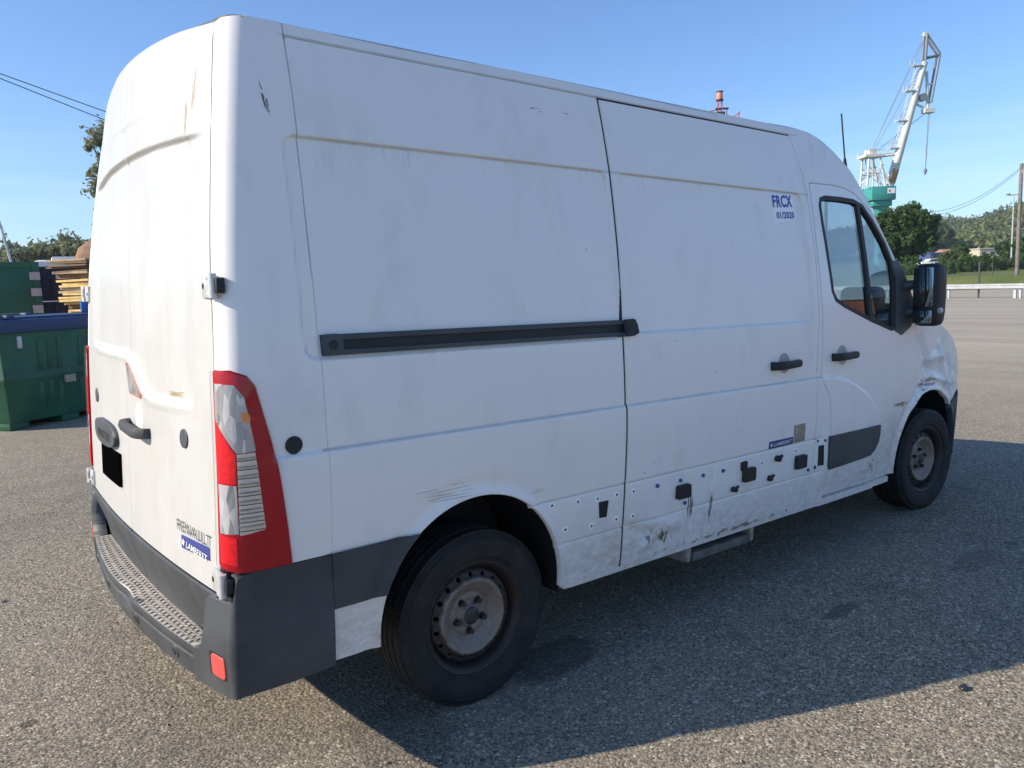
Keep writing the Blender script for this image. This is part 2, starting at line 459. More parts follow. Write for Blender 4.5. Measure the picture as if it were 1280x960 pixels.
MAT['bolt'] = simple('dark_wheel_bolt', (0.07, 0.062, 0.058), 0.5, 0.6, var=0.3, scale=40)

# ------------------------------------------------------------------ shape of the body (van frame: x forward, y left, z up)
class Spl:
    def __init__(s, x, y):
        x = np.array(x, float); y = np.array(y, float); n = len(x); h = np.diff(x)
        A = np.zeros((n, n)); b = np.zeros(n); A[0, 0] = A[-1, -1] = 1
        for i in range(1, n - 1):
            A[i, i - 1] = h[i - 1]; A[i, i] = 2 * (h[i - 1] + h[i]); A[i, i + 1] = h[i]
            b[i] = 6 * ((y[i + 1] - y[i]) / h[i] - (y[i] - y[i - 1]) / h[i - 1])
        s.m = np.linalg.solve(A, b); s.x = x; s.y = y; s.h = h
    def __call__(s, t):
        t = np.clip(np.asarray(t, float), s.x[0], s.x[-1])
        i = np.clip(np.searchsorted(s.x, t) - 1, 0, len(s.x) - 2)
        h = s.h[i]; a = (s.x[i + 1] - t) / h; b = (t - s.x[i]) / h
        return a * s.y[i] + b * s.y[i + 1] + ((a ** 3 - a) * s.m[i] + (b ** 3 - b) * s.m[i + 1]) * h * h / 6
prof = Spl([0.2, 0.45, 0.7, 1.0, 1.3, 1.5, 1.8, 2.0, 2.2, 2.4, 2.5], [1.0, 1.015, 1.028, 1.033, 1.022, 1.005, 0.965, 0.93, 0.89, 0.84, 0.81])
xg = Spl([.3, .7, 1.1, 1.33, 1.5, 1.66, 1.85, 2.09, 2.31, 2.41, 2.5], [-.938, -.934, -.922, -.914, -.904, -.894, -.874, -.843, -.809, -.790, -.768])
bow = Spl([.3, .8, 1.33, 1.66, 2.09, 2.4, 2.5], [.04, .04, .039, .041, .062, .085, .09])
taper = Spl([-2, 2.3, 2.8, 3.35, 3.7, 4.0, 4.15, 4.25], [1, 1, .998, .985, .972, .945, .922, .895])
CR = 0.075

def sstep(a, b, t):
    t = np.clip((t - a) / (b - a), 0, 1)
    return t * t * (3 - 2 * t)
def gauss(t, w): return np.exp(-(t / w) ** 2)
def rrect(x, z, x0, x1, z0, z1, r):
    cx, cz = (x0 + x1) / 2, (z0 + z1) / 2
    qx = np.abs(x - cx) - (x1 - x0) / 2 + r; qz = np.abs(z - cz) - (z1 - z0) / 2 + r
    return np.hypot(np.maximum(qx, 0), np.maximum(qz, 0)) + np.minimum(np.maximum(qx, qz), 0) - r
def arch_d(x, z, cx, cz, rx, rz):
    return (np.hypot((x - cx) / rx, (z - cz) / rz) - 1) * rz
ARCH_R = (-0.035, 0.405, 0.412, 0.425)
ARCH_F = (3.640, 0.400, 0.495, 0.482)
_wav = [(RNG.uniform(1.5, 7), RNG.uniform(1.5, 6), RNG.uniform(0, 6), RNG.uniform(0, 6)) for _ in range(9)]
_crm = [(RNG.uniform(12, 34), RNG.uniform(12, 34), RNG.uniform(0, 6), RNG.uniform(-1, 1)) for _ in range(7)]
def crumple(x, z):
    o = 0
    for a, b, c, d in _crm: o = o + np.abs(np.sin(a * x * 0.5 + b * z * d + c)) - 0.6
    return o / len(_crm)

def feat(x, z, right=True):
    """relief pressed into the side, outwards positive"""
    o = np.zeros(np.broadcast(x, z).shape)
    d = rrect(x, z, -0.665, 0.742 if right else 2.2, 1.355, 2.060, 0.05)
    o -= 0.012 * (1 - sstep(-0.011, 0.0, d))
    if right:
        d = rrect(x, z, 0.800, 2.205, 1.372, 2.060, 0.055)
        o -= 0.012 * (1 - sstep(-0.011, 0.0, d))
    rear_part = 1 - sstep(2.26, 2.30, x)
    o += rear_part * 0.010 * sstep(1.090, 1.068, z) * (0.35 + 0.65 * sstep(0.70, 1.0, z))
    o -= rear_part * 0.004 * gauss(z - 1.079, 0.008)
    for zc, w, dp in ((0.743, 0.005, 0.004), (0.553, 0.005, 0.0035)):
        lo = sstep(0.18, 0.24, x) * rear_part
        o -= lo * dp * gauss(z - zc, w)
    # cab door pressing
    gx = np.maximum((x - 2.28) / 0.627, 0); gz = np.maximum((z - 0.743) / 0.33, 0)
    g = (gx ** 1.7 + gz ** 1.7) - 1
    o += 0.011 * (1 - sstep(-0.03, 0.05, g)) * sstep(2.27, 2.30, x)
    # arch lips
    for A in (ARCH_R, ARCH_F):
        da = arch_d(x, z, *A)
        o += 0.008 * (1 - sstep(0.0, 0.035, da)) - 0.004 * gauss(da - 0.05, 0.02)
    # unevenness of old sheet metal
    for a, b, c, e in _wav: o += 0.00055 * np.sin(a * x + c) * np.sin(b * z + e)
    if right:
        k = np.exp(-((x - 0.93) / 0.17) ** 2 - ((z - 0.475) / 0.075) ** 2)
        o += 0.030 * k * crumple(x, z)
        k = np.exp(-((x - 3.62) / 0.24) ** 2 - ((z - 1.02) / 0.17) ** 2)
        o += 0.06 * k * crumple(x * 0.7 + 1, z * 0.7) - 0.012 * k
        k = np.exp(-((x - 3.98) / 0.14) ** 2 - ((z - 0.93) / 0.14) ** 2)
        o += 0.05 * k * crumple(x + 2, z)
        for (ax_, az_, bx_, bz_, w_, h_) in ((0.79, 0.535, 0.99, 0.425, 0.040, -0.012), (0.90, 0.54, 1.08, 0.50, 0.045, 0.009), (0.84, 0.44, 0.97, 0.49, 0.035, 0.008), (1.18, 0.54, 1.16, 0.40, 0.03, -0.006), (1.34, 0.73, 1.28, 0.40, 0.03, -0.006), (3.46, 1.22, 3.62, 0.97, 0.060, -0.020), (3.62, 0.97, 3.95, 0.90, 0.055, 0.016), (3.74, 1.17, 3.86, 0.93, 0.055, 0.018), (3.50, 1.08, 3.78, 1.10, 0.05, 0.014), (3.93, 1.06, 4.04, 0.86, 0.055, -0.020), (3.44, 0.90, 3.60, 0.93, 0.035, -0.016)):
            px_, pz_ = bx_ - ax_, bz_ - az_
            t_ = np.clip(((x - ax_) * px_ + (z - az_) * pz_) / (px_ ** 2 + pz_ ** 2), 0, 1)
            dd = np.hypot(x - ax_ - t_ * px_, z - az_ - t_ * pz_)
            o += h_ * np.maximum(1 - dd / w_, 0) ** 1.3
        k = np.exp(-((x - 3.38) / 0.07) ** 2 - ((z - 0.80) / 0.08) ** 2)
        o += 0.03 * k * crumple(x * 1.3 + 3, z)
    return o

def S_side(off=0.0, right=True):
    sg = -1.0 if right else 1.0
    def S(x, z):
        return np.stack([x, sg * (prof(z) * taper(x) + feat(x, z, right) + off), z], 1)
    S.flip = not right
    return S

ROOF_Z = 2.412
def curl(y, v):
    """rear doors: v runs up the door; near the top it follows the roof crown and leans forward"""
    k = sstep(2.0, 2.44, v)
    z = v + k * 0.045 * (1 - (y / 0.80) ** 2)
    x = np.maximum(v - 2.33, 0) ** 2 * 2.4
    return x, z
EMB = Spl([-0.95, -0.70, -0.45, -0.35, -0.28, -0.21, -0.14, -0.08, -0.02, 0.05, 0.3, 0.95],
          [1.232, 1.226, 1.219, 1.219, 1.229, 1.257, 1.300, 1.335, 1.352, 1.356, 1.356, 1.385])
def rfeat(y, v):
    o = np.zeros(np.broadcast(y, v).shape)
    # pressed field between the slanting crease and the arc under the roof
    inside = sstep(0.012, -0.006, EMB(y) - v)
    arc = 2.066 + 0.018 * (1 - (y / 0.7) ** 2)
    inside = inside * sstep(-0.004, 0.014, arc - v) * sstep(0.82, 0.62, np.abs(y))
    o -= 0.018 * inside
    o += 0.004 * gauss(v - EMB(y) + 0.02, 0.014) * (1 - sstep(0.6, 0.8, np.abs(y)))
    o += 0.004 * gauss(v - 2.19, 0.010) * (1 - sstep(0.18, 0.26, np.abs(y)))
    for a, b, c, e in _wav: o += 0.0003 * np.sin(a * y * 1.5 + c) * np.sin(b * v + e)
    return o
def S_rear(off=0.0):
    def S(y, v):
        dx, z = curl(y, v)
        x = xg(v) - bow(v) * (1 - (y / (prof(v) - 0.082)) ** 2) + dx - rfeat(y, v) - off
        return np.stack([x, y, z], 1)
    S.flip = True
    return S

def S_corner(off=0.0, right=True):
    """wraps the rear upright: u < 0 along the side, 0 .. CR*pi/2 round the corner, then the rear face"""
    sg = -1.0 if right else 1.0
    L = CR * math.pi / 2
    def S(u, z):
        w = prof(z); g = xg(z)
        t = np.clip(u / CR, 0, math.pi / 2)
        k = np.maximum(u - L, 0)
        x = g + CR - np.minimum(u, 0) - (CR + off) * np.sin(t)
        y = (w - CR) + (CR + off) * np.cos(t) - k
        # straight side keeps the side relief
        f = feat(x, z, right) * (1 - sstep(-0.05, 0.0, u))
        x = x - k * 0.10
        return np.stack([x, sg * (y + f), z], 1)
    S.flip = right
    return S

# ------------------------------------------------------------------ panel builder
def inpoly(P, poly):
    x, y = P[:, 0], P[:, 1]; n = len(poly); c = np.zeros(len(P), bool)
    j = n - 1
    for i in range(n):
        xi, yi = poly[i]; xj, yj = poly[j]
        if yi != yj:
            k = ((yi > y) != (yj > y)) & (x < (xj - xi) * (y - yi) / (yj - yi) + xi)
            c ^= k
        j = i
    return c
def bdist(P, loops):
    d = np.full(len(P), 1e9)
    for L in loops:
        A = L; B = np.roll(L, -1, 0)
        for a, b in zip(A, B):
            ab = b - a; q = ab @ ab
            if q < 1e-12: continue
            t = np.clip(((P - a) @ ab) / q, 0, 1)
            d = np.minimum(d, np.hypot(*(P - a - t[:, None] * ab).T))
    return d
def densify(poly, step):
    o = []
    n = len(poly)
    for i in range(n):
        a = np.array(poly[i], float); b = np.array(poly[(i + 1) % n], float)
        k = max(1, int(math.ceil(np.hypot(*(b - a)) / step)))
        for j in range(k): o.append(a + (b - a) * j / k)
    return np.array(o)
def smooth_poly(pts, n=2):
    """corner cutting"""
    p = np.array(pts, float)
    for _ in range(n):
        q = np.roll(p, -1, 0)
        p = np.stack([p * 0.75 + q * 0.25, p * 0.25 + q * 0.75], 1).reshape(-1, 2)
    return p
def rrpoly(x0, x1, z0, z1, r, n=4):
    o = []
    for cx, cz, a in ((x1 - r, z1 - r, 0), (x0 + r, z1 - r, 90), (x0 + r, z0 + r, 180), (x1 - r, z0 + r, 270)):
        for i in range(n + 1):
            t = rad(a + 90 * i / n); o.append((cx + r * math.cos(t), cz + r * math.sin(t)))
    return o
def lines(lo, hi, step, extra=()):
    a = list(np.linspace(lo, hi, max(2, int(round((hi - lo) / step)) + 1)))
    for c, w, k in extra: a += list(np.linspace(c - w, c + w, k))
    a = np.array(sorted(a)); keep = [a[0]]
    for q in a[1:]:
        if q - keep[-1] > 0.0015: keep.append(q)
    return np.array(keep)

def normals(S, u, v, e=0.0012):
    du = S(u + e, v) - S(u - e, v); dv = S(u, v + e) - S(u, v - e)
    n = np.cross(du, dv)
    n /= np.linalg.norm(n, axis=1)[:, None] + 1e-12
    return -n if S.flip else n

def panel(name, outline, S, mat, parent, holes=(), step=0.03, us=None, vs=None, flange=0.02, bstep=0.015, keep=0.35):
    loops = [densify(outline, bstep)] + [densify(h, bstep) for h in holes]
    lo = loops[0].min(0); hi = loops[0].max(0)
    us = lines(lo[0], hi[0], step) if us is None else us[(us > lo[0]) & (us < hi[0])]
    vs_ = lines(lo[1], hi[1], step) if vs is None else vs[(vs > lo[1]) & (vs < hi[1])]
    G = np.stack(np.meshgrid(us, vs_), -1).reshape(-1, 2)
    G = G[inpoly(G, loops[0])]
    for h in loops[1:]: G = G[~inpoly(G, h)]
    if len(G): G = G[bdist(G, loops) > bstep * keep]
    pts = []; edges = []
    for L in loops:
        n0 = len(pts); pts += [Vector(q) for q in L]
        edges += [(n0 + i, n0 + (i + 1) % len(L)) for i in range(len(L))]
    pts += [Vector(q) for q in G]
    r = delaunay_2d_cdt(pts, edges, [], 0, 1e-6)
    P = np.array([tuple(q) for q in r[0]]); T = np.array(r[2])
    c = P[T].mean(1)
    ok = inpoly(c, loops[0])
    for h in loops[1:]: ok &= ~inpoly(c, h)
    T = T[ok]
    pos = S(P[:, 0], P[:, 1]); nrm = normals(S, P[:, 0], P[:, 1])
    # orientation
    fn = np.cross(pos[T[:, 1]] - pos[T[:, 0]], pos[T[:, 2]] - pos[T[:, 0]])
    bad = (fn * nrm[T[:, 0]]).sum(1) < 0
    T[bad] = T[bad][:, ::-1]
    V = [pos]; Nn = [nrm]; Fc = [tuple(int(i) for i in t) for t in T]
    n0 = len(pos)
    if flange:
        for li, L in enumerate(loops):
            q = S(L[:, 0], L[:, 1]); nn = normals(S, L[:, 0], L[:, 1])
            tg = np.roll(q, -1, 0) - np.roll(q, 1, 0)
            sn = np.cross(tg, nn); sn /= np.linalg.norm(sn, axis=1)[:, None] + 1e-12
            cen = q.mean(0)
            # side normal must point away from the sheet: test against the 2D polygon
            e = 0.002
            area = 0.5 * np.sum(L[:, 0] * np.roll(L[:, 1], -1) - np.roll(L[:, 0], -1) * L[:, 1])
            t2 = np.roll(L, -1, 0) - np.roll(L, 1, 0); o2 = np.stack([t2[:, 1], -t2[:, 0]], 1)
            if area < 0: o2 = -o2
            if li > 0: o2 = -o2
            o2 /= np.linalg.norm(o2, axis=1)[:, None] + 1e-12
            d3 = S(L[:, 0] + o2[:, 0] * e, L[:, 1] + o2[:, 1] * e) - q
            sn[(d3 * sn).sum(1) < 0] *= -1
            rnd = 0.0025
            rings = [(q, nn), (q - nn * rnd + sn * rnd * 0.6, (nn + sn) / 1.414), (q - nn * flange + sn * rnd * 0.6, sn)]
            idx = []
            for a, b in rings:
                idx.append(n0); V.append(a); Nn.append(b); n0 += len(L)
            k = len(L)
            for a in range(2):
                for i in range(k):
                    j = (i + 1) % k
                    f = (idx[a] + i, idx[a] + j, idx[a + 1] + j, idx[a + 1] + i)
                    Fc.append(f)
    V = np.concatenate(V); Nn = np.concatenate(Nn)
    # fix flange winding
    F2 = []
    for f in Fc:
        if len(f) == 4:
            a, b, c_ = V[f[0]], V[f[1]], V[f[2]]
            if np.dot(np.cross(b - a, c_ - a), Nn[f[2]] + Nn[f[0]]) < 0: f = f[::-1]
        F2.append(f)
    me = bpy.data.meshes.new(name)
    me.from_pydata(V.tolist(), [], F2)
    me.polygons.foreach_set('use_smooth', [True] * len(F2))
    me.update()
    me.normals_split_custom_set_from_vertices([tuple(q) for q in Nn])
    return link(name, me, parent, mat)

def arc_pts(A, a0, a1, n=40):
    cx, cz, rx, rz = A
    return [(cx + rx * math.cos(t), cz + rz * math.sin(t)) for t in np.linspace(rad(a0), rad(a1), n)]
# ------------------------------------------------------------------ the van
van = empty('van')
van.rotation_euler = (0, 0.019927, 0)
tag(van, 'dirty white high-roof panel van with dented front wing, seen from behind', 'van')
PA, PL = MAT['paint_side'], MAT['plastic']
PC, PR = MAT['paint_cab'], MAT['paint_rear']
XS = lines(-1.0, 4.3, 0.022)
ZX = [(2.060, 0.03, 17), (1.079, 0.026, 15), (0.743, 0.011, 9), (0.553, 0.011, 9), (1.365, 0.03, 9)]
ZS = lines(0.30, 2.45, 0.022, ZX)
YS = lines(-1.0, 1.0, 0.015)
VS = lines(0.4, 2.45, 0.016, [(2.075, 0.03, 12), (2.19, 0.02, 6)])
XSd = lines(-1.0, 4.3, 0.018, [(-0.658, 0.016, 11), (0.735, 0.016, 9), (0.806, 0.016, 11), (2.199, 0.016, 11)])

def mirror_x(pts): return pts
SEAM = [(0.757, 2.366), (0.757, 2.06), (0.745, 1.735), (0.732, 1.436), (0.732, 1.10), (0.728, 0.76), (0.715, 0.42), (0.708, 0.377)]
FRONT_SEAM = [(2.190, 2.362), (2.240, 2.174), (2.252, 2.06), (2.256, 1.768), (2.245, 1.384), (2.203, 1.086), (2.203, 0.747), (2.182, 0.519), (2.136, 0.385)]
DOOR_REAR = [(2.305, 2.105), (2.291, 1.811), (2.293, 1.382), (2.266, 1.075), (2.278, 1.04), (2.339, 0.966), (2.361, 0.763), (2.332, 0.441), (2.312, 0.412)]
DOOR_TOP = [(2.318, 2.118), (2.535, 2.122), (2.660, 2.112), (2.765, 2.085), (2.905, 1.999), (3.020, 1.870), (3.165, 1.680), (3.300, 1.505), (3.372, 1.405)]
EDGE = [(2.195, 2.412), (2.32, 2.412), (2.45, 2.393), (2.61, 2.325), (2.76, 2.228), (2.88, 2.100), (3.03, 1.895), (3.23, 1.640), (3.42, 1.420), (3.475, 1.362)]
arch_r = arc_pts(ARCH_R, -4, 184)

# --- side skins
o = [(-0.606, 2.366)] + SEAM + [(0.374, 0.377)] + arch_r + [(-0.444, 0.375), (-0.610, 0.375)]
panel('side_panel', o, S_side(), PA, van, us=XSd, vs=ZS, flange=0.03)
o = [(a + 0.016, b - 0.004) for a, b in SEAM[:-1]] + [(0.726, 0.385)] + FRONT_SEAM[::-1]
o = [(0.773, 2.360)] + o[1:]
sliding = panel('sliding_door', o, S_side(0.001), PA, van, us=XSd, vs=ZS, flange=0.03)
o = [(-0.606, 2.374), (2.192, 2.374), (2.192, 2.412), (-0.606, 2.412)]
panel('roof_gutter', o, S_side(), PA, van, step=0.05, vs=np.array([2.38, 2.39, 2.40, 2.408]), flange=0.012)
o = EDGE + [(3.392, 1.372)] + [(a + 0.012, b + 0.008) for a, b in DOOR_TOP[::-1]] + [(a - 0.012, b) for a, b in [(2.318, 2.125)] + DOOR_REAR[:-1]] + [(2.298, 0.378), (2.150, 0.377)] + [(a + 0.010, b) for a, b in FRONT_SEAM[::-1][1:]]
panel('cab_side_panel', o, S_side(0.001), PA, van, us=XSd, vs=ZS, flange=0.03)
WIN = [(2.385, 2.040), (2.44, 2.054), (2.60, 2.056), (2.745, 2.052), (2.836, 2.028), (2.935, 1.947), (3.053, 1.818), (3.135, 1.690), (3.140, 1.560), (3.117, 1.426), (3.094, 1.300), (3.06, 1.296), (2.817, 1.358), (2.52, 1.448), (2.43, 1.485), (2.398, 1.535), (2.380, 1.70), (2.366, 1.90), (2.368, 2.00)]
arch_f = arc_pts(ARCH_F, 180, 119, 24)
door_out = DOOR_REAR + [(3.10, 0.405), (3.150, 0.405)] + arch_f[1:] + [(3.404, 0.90), (3.392, 1.143), (3.376, 1.32)] + DOOR_TOP[::-1]
fdoor = panel('front_door', door_out, S_side(0.001), PC, van, holes=[WIN], us=lines(2.2, 3.45, 0.013), vs=lines(0.3, 2.2, 0.013), flange=0.03)
def off_poly(poly, d):
    p = np.array(poly, float); n = len(p); out = []
    for i in range(n):
        a, b, c = p[i - 1], p[i], p[(i + 1) % n]
        t = (c - a) / (np.hypot(*(c - a)) + 1e-9); nn = np.array([t[1], -t[0]])
        out.append(tuple(b + nn * d))
    return out
area = 0.5 * sum(WIN[i][0] * WIN[(i + 1) % len(WIN)][1] - WIN[(i + 1) % len(WIN)][0] * WIN[i][1] for i in range(len(WIN)))
sgn = 1 if area > 0 else -1
panel('window_seal', off_poly(WIN, 0.006 * sgn), S_side(0.003), MAT['rubber'], fdoor, holes=[off_poly(WIN, -0.016 * sgn)], step=0.05, flange=0.03)
panel('window_glass', off_poly(WIN, -0.010 * sgn), S_side(-0.014), MAT['glass'], fdoor, step=0.05, flange=0)
panel('window_divider', [(2.772, 2.05), (2.800, 2.046), (2.836, 1.352), (2.800, 1.360)], S_side(0.002), MAT['rubber'], fdoor, step=0.05, flange=0.02)
fender_out = [(3.414, 0.868), (3.414, 0.92), (3.402, 1.143), (3.387, 1.345), (3.475, 1.352), (3.70, 1.318), (3.90, 1.255), (4.02, 1.195), (4.10, 1.12), (4.19, 1.00), (4.20, 0.845)] + arc_pts(ARCH_F, 46, 117, 24)
panel('front_wing', fender_out, S_side(), PC, van, us=lines(3.3, 4.3, 0.012), vs=lines(0.6, 1.4, 0.012), flange=0.03)

# --- left side: one plain skin, cab door and wing of the same outline
o = [(-0.606, 2.366)] + FRONT_SEAM[:1] + FRONT_SEAM[1:] + [(0.374, 0.377)] + arch_r + [(-0.444, 0.375), (-0.610, 0.375)]
tag(panel('side_panel', o, S_side(0, False), PA, van, step=0.04, bstep=0.03, flange=0.03), 'plain left side wall of the van without a sliding door')
panel('roof_gutter', [(-0.606, 2.374), (2.192, 2.374), (2.192, 2.412), (-0.606, 2.412)], S_side(0, False), PA, van, step=0.06, flange=0.012)
o = EDGE + [(3.392, 1.372)] + [(a + 0.012, b + 0.008) for a, b in DOOR_TOP[::-1]] + [(a - 0.012, b) for a, b in [(2.318, 2.125)] + DOOR_REAR[:-1]] + [(2.298, 0.378), (2.150, 0.377)] + [(a + 0.010, b) for a, b in FRONT_SEAM[::-1][1:]]
panel('cab_side_panel', o, S_side(0, False), PA, van, step=0.04, bstep=0.03, flange=0.03)
ldoor = panel('front_door', door_out, S_side(0, False), PA, van, holes=[WIN], step=0.04, bstep=0.03, flange=0.03)
panel('window_glass', off_poly(WIN, -0.004 * sgn), S_side(-0.014, False), MAT['glass'], ldoor, step=0.08, bstep=0.04, flange=0)
panel('front_wing', fender_out, S_side(0, False), PA, van, step=0.04, bstep=0.03, flange=0.03)

# --- rear uprights
LARC = CR * math.pi / 2
LAMP = [(0.118, 1.342), (0.058, 1.342), (0.011, 1.325), (-0.012, 1.296), (-0.055, 1.125), (-0.073, 1.026), (-0.097, 0.854), (-0.110, 0.744), (0.045, 0.744), (0.088, 0.752), (0.118, 0.762)]
def corner_outline():
    r = [(LARC + 0.004, z) for z in (2.395, 2.2, 1.9, 1.6, 1.346)]
    lamp = [(0.118, 1.346), (0.056, 1.346), (0.008, 1.329), (-0.016, 1.298), (-0.059, 1.125), (-0.077, 1.026), (-0.101, 0.854), (-0.113, 0.742)]
    f = [(float(xg(z)) + CR + 0.612, z) for z in (0.742, 1.0, 1.3, 1.6, 1.9, 2.2, 2.412)]
    return r + lamp + f + [(0.02, 2.412), (0.09, 2.405)]
for right in (True, False):
    us = lines(-0.3, 0.13, 0.012) if right else lines(-0.3, 0.13, 0.03)
    panel('corner_panel', corner_outline(), S_corner(0, right), PA, van, us=us, vs=ZS if right else None, step=0.03, flange=0.03)
    # cap that closes the top of the upright
    arcp = [tuple(S_corner(0, right)(np.array([u]), np.array([2.4125]))[0]) for u in np.linspace(-0.10, LARC + 0.004, 16)]
    mb = MB(); c = np.mean(arcp, 0); c = (c[0] + 0.03, c[1] * 0.86, 2.428)
    inner = [(p_[0] * 0.35 + c[0] * 0.65, p_[1] * 0.35 + c[1] * 0.65, 2.4225) for p_ in arcp]
    k = len(arcp)
    mb.add(arcp + inner, [(i, i + 1, k + i + 1, k + i) for i in range(k - 1)], True)
    mb.build('corner_cap', PR, van)

def tail_lamp(right):
    S = lambda off: S_corner(off, right)
    base = panel('tail_lamp', LAMP, S(0.008), MAT['lens_red'], van, us=lines(-0.15, 0.13, 0.010), vs=lines(0.7, 1.4, 0.03), flange=0.03)
    kw = dict(us=lines(-0.15, 0.13, 0.010), step=0.03, flange=0.003)
    panel('clear_lens', [(0.108, 1.306), (0.045, 1.302), (0.020, 1.268), (-0.006, 1.106), (0.044, 1.103), (0.110, 1.206)], S(0.0095), MAT['lens_clear'], base, **kw)
    panel('brake_lens', [(0.110, 1.199), (0.047, 1.099), (0.048, 1.012), (0.108, 1.016)], S(0.0105), MAT['lens_bright'], base, **kw)
    panel('ribbed_lens', [(0.043, 1.099), (-0.004, 1.101), (-0.021, 0.932), (-0.028, 0.868), (0.040, 0.858)], S(0.0095), MAT['lens_stripe'], base, **kw)
    panel('reversing_lens', [(0.106, 1.009), (0.048, 1.006), (0.044, 0.862), (0.102, 0.862)], S(0.0095), MAT['lens_clear'], base, **kw)
    panel('fog_lens', [(0.108, 0.855), (0.050, 0.848), (0.048, 0.765), (0.100, 0.775)], S(0.0095), MAT['lens_bright'], base, **kw)
    panel('indicator_bulb', smooth_poly([(0.030, 1.222), (0.010, 1.222), (0.004, 1.192), (0.024, 1.192)]), S(0.0108), MAT['amber'], base, **kw)
    for i in range(9):
        z = 1.09 - 0.0255 * i
        c = -0.004 - (1.10 - z) * 0.10
        panel('lens_rib', [(0.0425, z), (c + 0.002, z), (c + 0.002, z - 0.0045), (0.0425, z - 0.0045)], S(0.0112), MAT['rubber'] if False else MAT['tan_sticker'], base, us=lines(-0.15, 0.13, 0.012), step=0.02, flange=0.002)
    panel('lamp_cover', [(u, z) for u, z in LAMP], S(0.0165), MAT['cover'], base, us=lines(-0.15, 0.13, 0.010), vs=lines(0.7, 1.4, 0.03), flange=0.006)
    return base
tail_lamp(True); tail_lamp(False)

# --- rear doors
def S_trim():
    B = S_rear(0.0)
    def S(y, v):
        P = B(y, v).copy(); P[:, 0] += -0.010 + 0.050 * sstep(0.66, 0.45, v); return P
    S.flip = True
    return S
def gapy(z): return float(prof(z)) - CR - 0.004 - 0.015
vv = [0.66, 0.8, 1.0, 1.2, 1.4, 1.6, 1.8, 2.0, 2.2, 2.33]
for right in (True, False):
    s = -1 if right else 1
    side = [(s * gapy(v), v) for v in vv] + [(s * (gapy(2.37) - 0.001), 2.370), (s * (gapy(2.39) - 0.006), 2.393), (s * (gapy(2.40) - 0.022), 2.402)]
    o = side + [(s * 0.5, 2.404), (s * 0.2, 2.404), (s * 0.006, 2.404), (s * 0.006, 0.66)]
    hole = [(-0.010, 1.318), (-0.062, 1.200), (-0.235, 1.214)] if False else []
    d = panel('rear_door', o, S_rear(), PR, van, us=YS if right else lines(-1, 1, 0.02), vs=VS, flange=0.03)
    tag(d, 'right rear door with long pull handle' if right else 'left rear door carrying the number plate')
    lo = [(s * (gapy(0.65) - 0.01), 0.652), (s * 0.006, 0.652), (s * 0.006, 0.45), (s * (gapy(0.5) - 0.02), 0.45)]
    panel('door_trim', lo, S_trim(), PL, d, step=0.03, flange=0.012)
    if right: rdoor = d
    else: lrdoor = d

def strip(name, S, pts, mat, parent, off_h, step=0.03, flange=None):
    return panel(name, pts, S(off_h), mat, parent, step=step, flange=flange or off_h + 0.002)

# handle on the right rear door
mb = MB()
hy0, hy1, hz = -0.035, -0.320, 1.085
n = 15
ring = []
for i in range(n):
    t = i / (n - 1); y = hy0 + (hy1 - hy0) * t
    xs_ = S_rear(0.0)(np.array([y]), np.array([hz]))[0][0]
    lift = 0.030 * (1 - (2 * t - 1) ** 6) + 0.010
    zc = hz + 0.006 * math.cos(t * 3)
    hh = 0.020 - 0.004 * (1 - t)
    ring.append([(xs_ - lift - 0.012, y, zc - hh * 0.8), (xs_ - lift - 0.016, y, zc), (xs_ - lift - 0.010, y, zc + hh), (xs_ - lift + 0.010, y, zc + hh), (xs_ - lift + 0.014 if 0.08 < t < 0.92 else xs_ + 0.005, y, zc), (xs_ - lift + 0.010, y, zc - hh * 0.8)])
v = [q for r in ring for q in r]; f = []
for i in range(n - 1):
    for j in range(6): f.append((i * 6 + j, i * 6 + (j + 1) % 6, (i + 1) * 6 + (j + 1) % 6, (i + 1) * 6 + j))
mb.add(v, f, True); mb.add(ring[0], [(0, 1, 2, 3, 4, 5)]); mb.add(ring[-1], [(5, 4, 3, 2, 1, 0)])
mb.build('door_handle', PL, rdoor, sharp=50)
def disc_on(S, u, v, r, mat, parent, name, off=0.003, aspect=1.0, dome=0.0, n=20):
    poly = [(u + r * math.cos(2 * math.pi * i / n), v + r * aspect * math.sin(2 * math.pi * i / n)) for i in range(n)]
    return panel(name, poly, S(off), mat, parent, step=max(r, 0.01), bstep=1.0, flange=off + 0.004)
disc_on(S_rear, -0.175, 1.125, 0.048, PA, rdoor, 'handle_recess', 0.001, 1.1)
disc_on(S_rear, -0.682, 1.109, 0.030, PL, rdoor, 'round_plug', 0.006)
disc_on(S_rear, 0.655, 1.133, 0.030, PL, lrdoor, 'round_plug', 0.006)
disc_on(lambda o: S_corner(o), -0.126, 1.107, 0.026, MAT['rubber'], van, 'round_plug', 0.006)
# triangular badge on the right rear door: red rim round a grey field
tri = [(-0.014, 1.318), (-0.050, 1.318), (-0.232, 1.212), (-0.215, 1.198), (-0.060, 1.204)]
def tri_out(k):
    c = np.array([-0.105, 1.243]); return [tuple(c + (np.array(q) - c) * k) for q in tri]
b = panel('triangle_badge', tri_out(1.0), S_rear(0.004), simple('faded_red_rim', (0.42, 0.15, 0.13), 0.5, var=0.2), rdoor, step=0.03, bstep=0.02, flange=0.006)
panel('badge_field', tri_out(0.84), S_rear(0.006), simple('badge_grey', (0.35, 0.34, 0.33), 0.35, 0.3, var=0.4, scale=25), b, step=0.03, bstep=0.02, flange=0.003)
